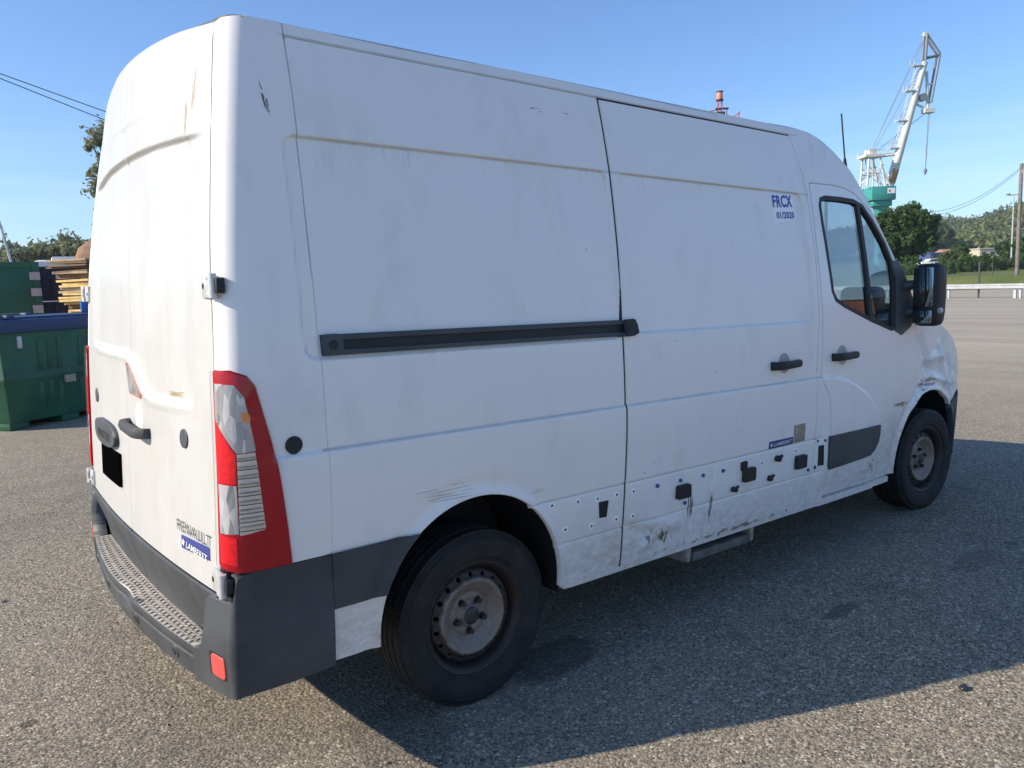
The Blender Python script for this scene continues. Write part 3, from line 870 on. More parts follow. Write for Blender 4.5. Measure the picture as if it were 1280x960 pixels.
# plate trim with raised letters, and the blanked plate
pt = smooth_poly([(0.17, 1.035), (0.17, 0.950), (0.60, 0.942), (0.63, 1.040), (0.40, 1.050)], 2)
ptrim = panel('plate_lamp_trim', pt, S_rear(0.022), PL, lrdoor, step=0.03, bstep=0.02, flange=0.026)
panel('number_plate', [(0.135, 0.938), (0.135, 0.806), (0.520, 0.800), (0.520, 0.932)], S_rear(0.012), MAT['plate'], lrdoor, step=0.05, bstep=0.03, flange=0.014)

# --- lettering laid onto the panels
def text_on(txt, S, u0, v0, width, height, mat, parent, name, du=1.0, off=0.003, bold=0.02, slant=0.0, shear=0.0, depth=0.0):
    cu = bpy.data.curves.new(name, 'FONT'); cu.body = txt; cu.offset = bold; cu.resolution_u = 3; cu.shear = shear; cu.space_character = (1.0 + 3 * bold) if bold > 0 else 1.22
    ob = bpy.data.objects.new(name, cu); COL.objects.link(ob)
    dg = bpy.context.evaluated_depsgraph_get(); dg.update()
    me = bpy.data.meshes.new_from_object(ob.evaluated_get(dg))
    bpy.data.objects.remove(ob)
    co = np.array([q.co[:2] for q in me.vertices]); lo = co.min(0); hi = co.max(0)
    a = (co - lo) / (hi - lo)
    u = u0 + du * a[:, 0] * width; v = v0 + a[:, 1] * height + slant * a[:, 0] * width
    P = S(off)(u, v)
    me.materials.clear()
    for q, w in zip(me.vertices, P): q.co = w
    bm = bmesh.new(); bm.from_mesh(me)
    bmesh.ops.triangulate(bm, faces=bm.faces)
    bm.to_mesh(me); bm.free()
    if depth:
        N = normals(S(off), u, v)
        n0 = len(me.vertices)
        faces = [tuple(p_.vertices) for p_ in me.polygons]
        cnt = {}
        for f in faces:
            for i in range(len(f)):
                e = (f[i], f[(i + 1) % len(f)]); cnt[e] = 1
        rim = [e for e in cnt if (e[1], e[0]) not in cnt]
        V = P.tolist() + (P - N * depth).tolist()
        F = faces + [(e[0], e[0] + n0, e[1] + n0, e[1]) for e in rim]
        me2 = bpy.data.meshes.new(name); me2.from_pydata(V, [], F); me2.update()
        me = me2
    return link(name, me, parent, mat)
text_on('RENAULT', S_rear, -0.597, 0.795, 0.285, 0.036, MAT['lettering'], rdoor, 'maker_lettering', -1, 0.005, 0.0, 0.0)
bd = panel('badge', [(-0.630, 0.780), (-0.630, 0.738), (-0.868, 0.750), (-0.868, 0.790)], S_rear(0.003), MAT['blue_badge'], rdoor, step=0.05, flange=0.003)
text_on('LAMBERET', S_rear, -0.676, 0.749, 0.180, 0.022, MAT['ink_white'], bd, 'badge_lettering', -1, 0.005, 0.008, -0.04, 0.25)
text_on('*', S_rear, -0.640, 0.749, 0.026, 0.024, MAT['ink_white'], bd, 'badge_symbol', -1, 0.005, 0.02)
text_on('MASTER', S_rear, 0.52, 0.975, 0.28, 0.034, MAT['rubber'], ptrim, 'model_lettering', -1, 0.025, 0.015)
st = panel('date_sticker', [(1.933, 2.035), (2.128, 2.047), (2.137, 1.912), (1.926, 1.890)], S_side(0.003), MAT['sticker'], sliding, step=0.04, flange=0.002)
text_on('FRCX', S_side, 1.941, 1.968, 0.178, 0.064, MAT['ink_blue'], st, 'sticker_lettering', 1, 0.0045, 0.034, 0.06)
text_on('01/2020', S_side, 1.962, 1.912, 0.160, 0.036, MAT['ink_blue'], st, 'sticker_lettering', 1, 0.0045, 0.026, 0.05)
bd = panel('badge', [(1.776, 0.784), (1.992, 0.784), (1.992, 0.748), (1.776, 0.748)], S_side(0.003), MAT['blue_badge'], sliding, step=0.05, flange=0.002)
text_on('LAMBERET', S_side, 1.814, 0.757, 0.168, 0.018, MAT['ink_white'], bd, 'badge_lettering', 1, 0.005, 0.008, 0, 0.25)
text_on('*', S_side, 1.782, 0.756, 0.024, 0.020, MAT['ink_white'], bd, 'badge_symbol', 1, 0.005, 0.02)
panel('inspection_sticker', [(1.995, 0.843), (2.101, 0.845), (2.105, 0.750), (2.000, 0.748)], S_side(0.002), MAT['tan_sticker'], sliding, step=0.04, flange=0.002)

# --- sliding door rail
rail = panel('door_rail', [(-0.604, 1.435), (0.775, 1.435), (0.775, 1.370), (-0.600, 1.374)], S_side(0.006), MAT['rubber'], van, step=0.05, flange=0.03)
for z0, z1, of in ((1.420, 1.435, 0.016), (1.372, 1.385, 0.016)):
    panel('rail_lip', [(-0.604, z1), (0.775, z1), (0.775, z0), (-0.602, z0)], S_side(of), PL, rail, step=0.06, flange=0.02)
panel('rail_end_cap', smooth_poly([(-0.604, 1.437), (-0.535, 1.437), (-0.535, 1.372), (-0.602, 1.372)], 1), S_side(0.018), PL, rail, step=0.05, flange=0.02)
panel('rail_end_cap', smooth_poly([(0.735, 1.437), (0.800, 1.440), (0.822, 1.420), (0.826, 1.398), (0.808, 1.372), (0.735, 1.368)], 1), S_side(0.022), MAT['rubber'], rail, step=0.03, flange=0.02)
disc_on(S_side, -0.568, 1.404, 0.014, MAT['rubber'], rail, 'rail_screw', 0.0215)

# --- pull handles on the right side
def side_handle(x0, x1, z, parent):
    mb = MB(); n = 13; ring = []
    for i in range(n):
        t = i / (n - 1); x = x0 + (x1 - x0) * t
        yb = S_side(0.0)(np.array([x]), np.array([z]))[0][1]
        lift = 0.032 * (1 - (2 * t - 1) ** 6) + 0.006; hh = 0.021 - 0.005 * t
        zz = z + 0.004 * t
        ring.append([(x, yb - lift - 0.010, zz - hh), (x, yb - lift - 0.016, zz), (x, yb - lift - 0.010, zz + hh), (x, yb - lift + 0.012, zz + hh), (x, yb - lift + 0.014 if 0.1 < t < 0.9 else yb + 0.006, zz), (x, yb - lift + 0.012, zz - hh)])
    v = [q for r in ring for q in r]; f = []
    for i in range(n - 1):
        for j in range(6): f.append((i * 6 + j, i * 6 + (j + 1) % 6, (i + 1) * 6 + (j + 1) % 6, (i + 1) * 6 + j))
    mb.add(v, f, True); mb.add(ring[0], [(0, 1, 2, 3, 4, 5)]); mb.add(ring[-1], [(5, 4, 3, 2, 1, 0)])
    mb.build('door_handle', MAT['rubber'], parent, sharp=50)
side_handle(1.785, 2.030, 1.168, sliding)
side_handle(2.365, 2.610, 1.176, fdoor)
rc = simple('recess_grey', (0.42, 0.41, 0.39), 0.5, var=0.15)
disc_on(S_side, 1.905, 1.176, 0.052, rc, sliding, 'handle_recess', 0.0015)
disc_on(S_side, 2.475, 1.182, 0.055, rc, fdoor, 'handle_recess', 0.0015)
# --- dark rubbing strips
ae = math.degrees(math.asin((0.555 - ARCH_R[1]) / ARCH_R[3])); au = math.degrees(math.asin((0.737 - ARCH_R[1]) / ARCH_R[3]))
panel('rubbing_strip', [(-0.612, 0.556), (-0.612, 0.738)] + arc_pts((ARCH_R[0], ARCH_R[1], ARCH_R[2] + 0.004, ARCH_R[3] + 0.004), 180 - au, 180 - ae, 10), S_side(0.012), PL, van, step=0.03, flange=0.02)
panel('rubbing_strip', [(2.332, 0.742), (2.902, 0.740), (2.902, 0.690), (2.886, 0.640), (2.850, 0.598), (2.80, 0.572), (2.70, 0.566), (2.346, 0.556), (2.338, 0.60)], S_side(0.012), PL, fdoor, step=0.03, flange=0.014)

# --- left-over fixings where the lower cladding is missing
for (x, z) in [(0.319, 0.724), (0.456, 0.715), (0.568, 0.708), (0.681, 0.705), (0.393, 0.611), (0.536, 0.598), (0.681, 0.597)]:
    q = disc_on(S_side, x, z, 0.013, MAT['sticker'], van, 'rivet_washer', 0.0035, n=12)
    disc_on(S_side, x, z, 0.005, MAT['rubber'], q, 'rivet_hole', 0.0045, n=8)
for (x, z) in [(0.784, 0.701), (0.785, 0.591), (1.718, 0.685), (2.02, 0.706)]:
    q = disc_on(S_side, x, z, 0.013, MAT['sticker'], sliding, 'rivet_washer', 0.0035, n=12)
    disc_on(S_side, x, z, 0.005, MAT['rubber'], q, 'rivet_hole', 0.0045, n=8)
for (x, z) in [(0.933, 0.701), (1.089, 0.700), (1.25, 0.697), (1.40, 0.696), (1.126, 0.588), (2.149, 0.583)]:
    q = disc_on(S_side, x, z, 0.012, MAT['sticker'], sliding, 'rivet_washer', 0.003, n=12)
    disc_on(S_side, x, z, 0.008, MAT['rivet_blue'], q, 'plastic_plug', 0.012, n=10)
for (x, z, w, h) in [(1.108, 0.645, 0.042, 0.030), (1.605, 0.645, 0.044, 0.032), (2.066, 0.640, 0.044, 0.034)]:
    p_ = rrpoly(x - w, x + w, z - h, z + h, 0.007)
    panel('marker_lamp_block', p_, S_side(0.022), MAT['rubber'], sliding, step=0.03, flange=0.026)
panel('marker_lamp_block', [(1.545, 0.712), (1.585, 0.715), (1.585, 0.672), (1.548, 0.672)], S_side(0.014), MAT['rubber'], sliding, step=0.03, flange=0.018)
panel('clip_opening', [(0.578, 0.690), (0.634, 0.688), (0.624, 0.620), (0.583, 0.622)], S_side(0.002), MAT['dark'], van, step=0.03, flange=0.003)
panel('clip_opening', [(2.246, 0.700), (2.290, 0.700), (2.296, 0.588), (2.250, 0.588)], S_side(0.003), MAT['dark'], van, step=0.03, flange=0.003)
def knob(x, z, r, L, mat):
    yb = S_side(0)(np.array([x]), np.array([z]))[0][1]
    mb = MB(); mb.tube([(x, yb + 0.004, z), (x, yb - L * 0.6, z), (x + 0.006, yb - L, z - 0.004)], [r, r, r * 0.7], 10)
    mb.tube([(x - 0.001, yb - L * 0.5, z), (x + 0.03, yb - L * 0.55, z + 0.012)], r * 0.5, 8)
    return mb.build('broken_clip', mat, sliding, sharp=40)
knob(1.486, 0.590, 0.013, 0.03, MAT['rubber']); knob(1.792, 0.595, 0.015, 0.022, MAT['rubber']); knob(1.848, 0.690, 0.016, 0.03, MAT['rubber'])
disc_on(S_side, 2.235, 0.73, 0.008, MAT['rubber'], van, 'rivet_hole', 0.003, n=8)
disc_on(S_side, 2.300, 0.725, 0.008, MAT['rubber'], van, 'rivet_hole', 0.003, n=8)
disc_on(S_side, 2.222, 0.585, 0.010, MAT['rubber'], van, 'rivet_hole', 0.004, n=8)

# --- roof, screen, bonnet: one loft along the roof edge
EX = [(-0.735, 2.412), (0.0, 2.412), (1.0, 2.412), (2.0, 2.412)] + EDGE[1:] + [(3.70, 1.320), (3.90, 1.258), (4.02, 1.200), (4.10, 1.128), (4.15, 1.05)]
EX = np.array(EX); tt = np.concatenate([[0], np.cumsum(np.hypot(*np.diff(EX, axis=0).T))])
ex, ez = Spl(tt, EX[:, 0]), Spl(tt, EX[:, 1])
def t_of(x): return float(np.interp(x, EX[:, 0], tt))
T1, T2, T3, T4 = t_of(2.61), t_of(3.40), t_of(3.475), t_of(4.12)
bl = Spl([0, 0.5, 1.2, t_of(2.0), t_of(2.45), T1, t_of(3.0), T2, T3 + 0.2, T4, tt[-1]], [-0.075, -0.01, 0, 0, 0.10, 0.20, 0.30, 0.36, 0.38, 0.38, 0.38])
cr = Spl([0, 1.0, t_of(2.2), T1, T2, T4, tt[-1]], [0.046, 0.062, 0.060, 0.05, 0.04, 0.05, 0.05])
def S_top(off=0.0):
    def S(s, t):
        x = ex(t); z = ez(t); w = prof(z) * taper(x)
        e = 1 - s ** 2
        e6 = 1 - np.abs(s) ** 8
        return np.stack([x + bl(t) * (0.75 * e + 0.25 * e6), s * (w + off), z + cr(t) * (0.75 * e + 0.25 * e6) + off], 1)
    S.flip = True
    return S
ss = np.concatenate([-np.array([1, .995, .985, .97, .95, .92, .88, .82, .74, .62, .5, .36, .2, .08])[1:], [0.0], np.array([.08, .2, .36, .5, .62, .74, .82, .88, .92, .95, .97, .985, .995])])
ss = np.sort(ss)
def rect(s0, s1, t0, t1): return [(s0, t0), (s1, t0), (s1, t1), (s0, t1)]
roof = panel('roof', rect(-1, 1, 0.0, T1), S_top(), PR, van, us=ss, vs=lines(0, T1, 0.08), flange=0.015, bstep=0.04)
panel('windscreen', rect(-0.94, 0.94, T1 + 0.03, T2 + 0.02), S_top(-0.004), MAT['screen'], van, us=ss, vs=lines(T1, T2 + 0.05, 0.06), flange=0, bstep=0.05)
for s in (-1, 1):
    panel('windscreen_seal', rect(s * 0.94, s * 0.999, T1 + 0.004, T2 + 0.02), S_top(-0.002), MAT['rubber'], van, us=ss, vs=lines(T1, T2, 0.06), flange=0.015, bstep=0.05)
panel('windscreen_seal', rect(-0.94, 0.94, T1 + 0.004, T1 + 0.03), S_top(-0.002), MAT['rubber'], van, us=ss, vs=lines(T1, T1 + .03, 0.02), flange=0.015, bstep=0.05)
panel('scuttle_panel', rect(-0.99, 0.99, T2 + 0.024, T3), S_top(-0.004), MAT['grey_trim'], van, us=ss, vs=lines(T2, T3, 0.03), flange=0.015, bstep=0.05)
panel('bonnet', rect(-0.985, 0.985, T3 + 0.008, T4), S_top(0.0), PC, van, us=ss, vs=lines(T3, T4, 0.05), flange=0.02, bstep=0.05)

# --- front end, wrapped round the nose
NX = Spl([0, .15, .32, .5, .7, .85, 1.0], [4.16, 4.26, 4.35, 4.42, 4.48, 4.505, 4.515])
NY = Spl([0, .15, .32, .5, .7, .85, 1.0], [0.918, 0.868, 0.770, 0.62, 0.40, 0.20, 0.0])
def S_nose(off=0.0, right=True):
    sg = -1.0 if right else 1.0
    def S(u, z):
        lean = -0.35 * np.maximum(z - 0.80, 0) + 0.03 * np.exp(-((z - 0.6) / 0.2) ** 2)
        x = NX(u) + lean * sstep(0.0, 0.35, u); y = NY(u) * prof(z)
        return np.stack([x + off * sstep(0.0, 0.3, u), sg * (y + off * (1 - u * 0.8)), z], 1)
    S.flip = not right
    return S
nu = lines(0, 1, 0.05)
fb = None
for right in (True, False):
    SN = lambda off, r=right: S_nose(off, r)
    b = panel('front_bumper', [(0, 0.82), (0, 0.36), (0.3, 0.32), (1.0, 0.31), (1.0, 0.84), (0.4, 0.86)], SN(0.012), PL, van, us=nu, step=0.05, bstep=0.05, flange=0.05)
    panel('front_panel', [(0, 1.06), (0, 0.842), (0.4, 0.874), (1.0, 0.854), (1.0, 1.10), (0.5, 1.09)], SN(-0.01), PA, van, us=nu, step=0.05, bstep=0.05, flange=0.03)
    h = panel('headlamp', [(0.03, 1.05), (0.03, 0.93), (0.16, 0.89), (0.42, 0.90), (0.46, 0.97), (0.25, 1.09)], SN(0.002), MAT['lens_clear'], van, us=nu, step=0.04, bstep=0.04, flange=0.02)
    for k in range(3):
        panel('grille_slat', [(0.52, 0.90 + 0.05 * k), (1.0, 0.90 + 0.05 * k), (1.0, 0.93 + 0.05 * k), (0.52, 0.93 + 0.05 * k)], SN(0.004), PL, van, us=nu, step=0.05, bstep=0.08, flange=0.02)
# bumper side returns back to the front arch
for right in (True, False):
    af = arc_pts((ARCH_F[0], ARCH_F[1], ARCH_F[2] + 0.002, ARCH_F[3] + 0.002), 42, -4, 14)
    panel('front_bumper_side', [(4.215, 0.815), (4.02, 0.745)] + af + [(4.215, 0.36)], S_side(0.006, right), PL, van, step=0.03, bstep=0.025, flange=0.04)

# --- rear bumper
def bump_plan(right):
    """side, tight corner, bowed rear; u = distance rearwards then inwards"""
    sg = -1.0 if right else 1.0
    R_ = 0.035; side_y = 1.040
    xb = lambda y: -1.046 + 0.096 * y * y
    xa = xb(side_y - R_) + R_
    Ls = -0.616 - xa
    La = R_ * math.pi / 2
    def S(u, z):
        t = np.clip((u - Ls) / R_, 0, math.pi / 2)
        k = np.maximum(u - Ls - La, 0)
        x = -0.616 - np.minimum(u, Ls) - R_ * np.sin(t)
        y = side_y - R_ + R_ * np.cos(t) - k
        inw = xb(np.maximum(y, 0)) - xb(side_y - R_)
        x = x + np.where(k > 0, inw, 0)
        belly = 0.016 * np.maximum(0.5 - z, 0) / 0.15 * 0.6
        x = x + belly * sstep(Ls, Ls + La, u) * 0.6 + sstep(0.5, 0.75, z) * 0.02 * sstep(Ls, Ls + La, u)
        y = y - belly * (1 - sstep(Ls, Ls + La, u)) - sstep(0.5, 0.75, z) * 0.004
        return np.stack([x, sg * y, z], 1)
    S.flip = right
    S.Ls = Ls; S.La = La; S.xb = xb
    return S
for right in (True, False):
    S = bump_plan(right); e = S.Ls + S.La
    o = [(0.0, 0.736), (S.Ls - 0.04, 0.738), (S.Ls + 0.000, 0.728), (S.Ls + 0.014, 0.690), (S.Ls + 0.03, 0.655), (e + 0.03, 0.648), (e + 0.115, 0.648), (e + 0.128, 0.640), (e + 0.136, 0.60), (e + 0.142, 0.54), (e + 0.160, 0.490), (e + 0.185, 0.462), (e + 0.230, 0.448), (e + 0.230, 0.345), (e + 0.05, 0.352), (S.Ls, 0.362), (S.Ls - 0.15, 0.360), (0, 0.368)]
    c = panel('bumper_corner', o, S, PL, van, us=lines(0, e + 0.25, 0.012, [(S.Ls + S.La / 2, 0.03, 10)]), step=0.02, flange=0.06)
    # ledge on top of the corner
    lo = [tuple(S(np.array([u]), np.array([0.648]))[0]) for u in np.linspace(e + 0.115, S.Ls + 0.03, 10)]
    sg = -1 if right else 1
    q = MB(); k = len(lo)
    q.add(lo + [(-0.88, y, 0.652) for _, y, _ in lo], [(i, i + 1, k + i + 1, k + i) for i in range(k - 1)])
    q.build('bumper_ledge', PL, c)
    rs = lambda off, S=S: S
    def S_off(off, S=S, e=e):
        def T(u, z):
            P = S(u, z).copy(); P[:, 0] -= off; return P
        T.flip = S.flip; return T
    panel('reflector_recess', rrpoly(e + 0.016, e + 0.112, 0.404, 0.482, 0.010), S_off(0.0015), MAT['rubber'], c, step=0.03, flange=0.003)
    panel('reflector', rrpoly(e + 0.020, e + 0.094, 0.410, 0.476, 0.012), S_off(0.005), MAT['reflector'], c, step=0.03, flange=0.006)
def S_lip(off=0.0):
    def S(y, z):
        x = -1.040 + 0.100 * y * y - off + 0.02 * np.maximum(0.42 - z, 0) / 0.1 * 0.5
        dent = 0.022 * np.exp(-((y + 0.06) / 0.10) ** 2) * sstep(0.36, 0.45, z) - 0.008 * np.exp(-((y + 0.2) / 0.08) ** 2) * sstep(0.36, 0.44, z)
        crease = 0.006 * gauss(z - 0.418, 0.006)
        return np.stack([x + dent + crease, y, z - 0.012 * np.exp(-((y + 0.06) / 0.09) ** 2) * sstep(0.40, 0.45, z)], 1)
    S.flip = True
    return S
S = bump_plan(True); yl = 1.040 - 0.035 - 0.232
lip = panel('bumper_bar', [(-yl, 0.345), (-yl, 0.447), (yl, 0.447), (yl, 0.345)], S_lip(), PL, van, us=lines(-0.8, 0.8, 0.02), vs=lines(0.3, 0.46, 0.008), flange=0.05)
for y in (-0.62, -0.24, 0.24, 0.62):
    q = disc_on(S_lip, y, 0.388, 0.022, PL, lip, 'parking_sensor', 0.004, n=16)
    disc_on(S_lip, y, 0.388, 0.013, MAT['rubber'], q, 'sensor_face', 0.006, n=12)
# step plate with raised tread bars
def S_step(off=0.0):
    def S(y, k):
        xo = -1.036 + 0.100 * y * y + 0.022 * np.exp(-((y + 0.06) / 0.10) ** 2); xi = -0.930 + 0.03 * y * y
        dz = -0.006 * np.exp(-((y + 0.08) / 0.12) ** 2) * k
        return np.stack([xi + (xo - xi) * k, y, 0.449 + dz + off + 0 * y], 1)
    S.flip = False
    return S
Sst = S_step(); Sst.flip = normals(Sst, np.array([0.0]), np.array([0.5]))[0][2] < 0
def step_mat():
    m = NT('worn_tread_plate'); co = m.coord()
    nz = m.noise(co, 14, 6, 0.65)
    c = m.mix(m.ramp(nz, [(0.35, 0.0), (0.65, 1.0)]), (0.47, 0.43, 0.37), (0.66, 0.62, 0.55))
    c = m.mix(m.ramp(m.noise(co, 5, 4), [(0.62, 0.0), (0.72, 1.0)]), c, (0.70, 0.70, 0.69))
    m.bsdf(c, 0.6, 0.0, 0.5, 0, m.bump(nz, 0.3, 0.002)); return m.m
stepm = step_mat()
plate = panel('step_plate', [(-0.76, 0.02), (0.76, 0.02), (0.76, 0.99), (-0.76, 0.99)], Sst, stepm, van, us=lines(-0.8, 0.8, 0.03), vs=lines(0, 1, 0.25), bstep=0.05, flange=0.01)
mb = MB(); i = 0
for a in np.arange(-0.74, 0.74, 0.034):
    for b in np.arange(0.10, 0.97, 0.16):
        i += 1
        c = Sst(np.array([a + (0.015 if int(round((b - 0.10) / 0.16)) % 2 else 0)]), np.array([b]))[0]
        ang = rad(38) if (int(round((b - 0.10) / 0.16)) % 2) else rad(-38)
        mb.box(-0.010, 0.010, -0.0024, 0.0024, -0.001, 0.0032, Matrix.Translation(c) @ Matrix.Rotation(ang, 4, 'Z'))
tag(mb.build('tread_bars', simple('dirty_tread', (0.40, 0.37, 0.32), 0.55, 0.1, var=0.4, scale=20), plate), kind='stuff')

# --- zinc hinges on the rear uprights
def hinge(z, right, low=False):
    sg = -1 if right else 1
    w = float(prof(z)); g = float(xg(z)); h = 0.036
    mb = MB()
    mb.box(g - 0.014, g - 0.002, sg * (w - 0.135), sg * (w - 0.062), z - h, z + h)
    mb.box(g - 0.022, g - 0.002, sg * (w - 0.07), sg * (w - 0.03), z + h * 0.45, z + h)
    mb.box(g - 0.022, g - 0.002, sg * (w - 0.07), sg * (w - 0.03), z - h, z - h * 0.45)
    o = mb.build('hinge', MAT['chrome'], van, bevel=0.004)
    b = MB().tube([(g - 0.012, sg * (w - 0.035), z - h * 0.99), (g - 0.012, sg * (w - 0.035), z + h * 0.99)], 0.0125, 14)
    b.build('hinge_barrel', MAT['chrome'], o, sharp=40)
    b = MB().tube([(g - 0.0150, sg * (w - 0.118), z), (g - 0.010, sg * (w - 0.118), z)], 0.009, 12)
    b.build('hinge_bolt', MAT['rubber'], o)
    b = MB(); b.box(g - 0.010, g + 0.016, sg * (w - 0.026), sg * (w - 0.008), z - h * 0.62, z + h * 0.62)
    b.build('hinge_block', MAT['rubber'], o, bevel=0.004)
for r_ in (True, False):
    hinge(1.592, r_); hinge(0.705, r_); hinge(2.30 if False else 2.18, r_) if False else None

# --- black rubber in the door gaps
def ribbon(pts, w):
    p_ = np.array(pts, float); t = np.gradient(p_, axis=0); t /= np.linalg.norm(t, axis=1)[:, None]
    n_ = np.stack([-t[:, 1], t[:, 0]], 1)
    return [tuple(q) for q in p_ + n_ * w] + [tuple(q) for q in (p_ - n_ * w)[::-1]]
panel('door_seal', ribbon([(a + 0.0065, b) for a, b in SEAM], 0.011), S_side(-0.006), MAT['rubber'], van, step=0.03, flange=0)
panel('door_seal', ribbon([(0.765, 2.367), (1.5, 2.369), (2.19, 2.369)], 0.006), S_side(-0.005), MAT['rubber'], van, step=0.05, flange=0)
panel('door_seal', ribbon([(a + 0.005, b) for a, b in FRONT_SEAM], 0.007), S_side(-0.010), MAT['rubber'], van, step=0.03, flange=0)
panel('door_seal', ribbon([(a - 0.006, b) for a, b in DOOR_REAR], 0.007), S_side(-0.010), MAT['rubber'], van, step=0.03, flange=0)
panel('door_seal', ribbon([(a + 0.005, b + 0.004) for a, b in DOOR_TOP], 0.007), S_side(-0.010), MAT['rubber'], van, step=0.03, flange=0)
for s in (-1, 1):
    panel('door_seal', [(s * (gapy(v) - 0.004), v) for v in vv] + [(s * (gapy(v) + 0.018), v) for v in vv[::-1]], S_rear(-0.014), MAT['rubber'], van, step=0.03, flange=0)
# --- light-blocking dark shell added behind the gaps; floor, arch liners
Sin = S_side(-0.034)
o = [(-0.64, 2.36), (2.30, 2.36), (2.30, 0.40), (0.42, 0.40)] + arc_pts((ARCH_R[0], ARCH_R[1], 0.435, 0.445), 0, 180, 20) + [(-0.80, 0.40), (-0.80, 1.35), (-0.74, 1.9)]
for right in (True, False):
    panel('inner_side', o, S_side(-0.045, right), MAT['dark'], van, step=0.12, bstep=0.1, flange=0)
q = MB()
for y0, y1, z0, z1 in [(-0.86, 0.86, 0.5, 1.7), (-0.80, 0.80, 1.7, 2.1), (-0.74, 0.74, 2.1, 2.38)]:
    x = float(xg((z0 + z1) / 2)) + 0.10
    q.box(x, x + 0.02, y0, y1, z0, z1)
q.box(-0.86, -0.80, -0.96, 0.96, 0.40, 1.36)
q.build('inner_rear', MAT['dark'], van)
q = MB()
q.box(-0.92, 4.2, -0.66, 0.66, 0.36, 0.46)
for s in (-1, 1):
    q.box(0.44, 3.12, min(s * 0.66, s * 0.955), max(s * 0.66, s * 0.955), 0.385, 0.47)
    q.box(-0.90, -0.50, min(s * 0.66, s * 0.95), max(s * 0.66, s * 0.95), 0.40, 0.47)
q.box(-0.3, 3.0, -0.45, -0.33, 0.28, 0.36); q.box(-0.85, 3.0, 0.33, 0.45, 0.28, 0.36)
q.build('underbody', MAT['dark'], van)
MB().tube([(-0.007, -0.80, 0.31), (-0.007, 0.80, 0.31)], 0.05, 10).build('rear_axle', MAT['dark'], van)
MB().tube([(0.4, 0.2, 0.27), (1.6, 0.2, 0.27)], 0.08, 12).build('exhaust_silencer', MAT['dark'], van)
def liner(A, dx, x0a, x1a):
    for s in (-1, 1):
        q = MB(); v = []; n = 28
        for t in np.linspace(rad(x0a), rad(x1a), n):
            a = (A[0] + (A[2] + 0.006) * math.cos(t), A[1] + (A[3] + 0.006) * math.sin(t))
            yo = (float(prof(max(a[1], .3))) * float(taper(a[0])) - 0.012)
            v += [(a[0], s * yo, a[1]), (a[0], s * 0.62, a[1])]
        f = [(2 * i, 2 * i + 1, 2 * i + 3, 2 * i + 2) for i in range(n - 1)]
        q.add(v, f, True)
        q.add([v[2 * i + 1] for i in range(n)], [tuple(range(n))])
        q.build('arch_liner', MAT['rubber'], van)
liner(ARCH_R, 0, -8, 188); liner(ARCH_F, 0, -8, 188)
# sill step under the sliding door
q = MB()
q.box(1.25, 1.70, -0.985, -0.90, 0.268, 0.312)
s_ = q.build('side_step', simple('worn_step_rubber', (0.13, 0.118, 0.10), 0.7, var=0.5, scale=14), van, bevel=0.008)
for x in (1.20, 1.705):
    q = MB()
    q.add([(x, -0.975, 0.375), (x, -0.82, 0.375), (x, -0.84, 0.270), (x + 0.03, -0.965, 0.262), (x + 0.05, -0.975, 0.375), (x + 0.05, -0.82, 0.375), (x + 0.05, -0.84, 0.270), (x + 0.05, -0.965, 0.262)],
          [(0, 1, 2, 3), (7, 6, 5, 4), (0, 4, 5, 1), (1, 5, 6, 2), (2, 6, 7, 3), (3, 7, 4, 0)])
    q.build('step_bracket', simple('dirty_bracket', (0.34, 0.31, 0.27), 0.7, var=0.4, scale=12), s_, bevel=0.004)
# lower sill lip
for right in (True, False):
    panel('sill_lip', [(0.41, 0.383), (3.12, 0.383), (3.12, 0.352), (0.41, 0.352)], S_side(-0.010, right), PA, van, step=0.06, flange=0.06)

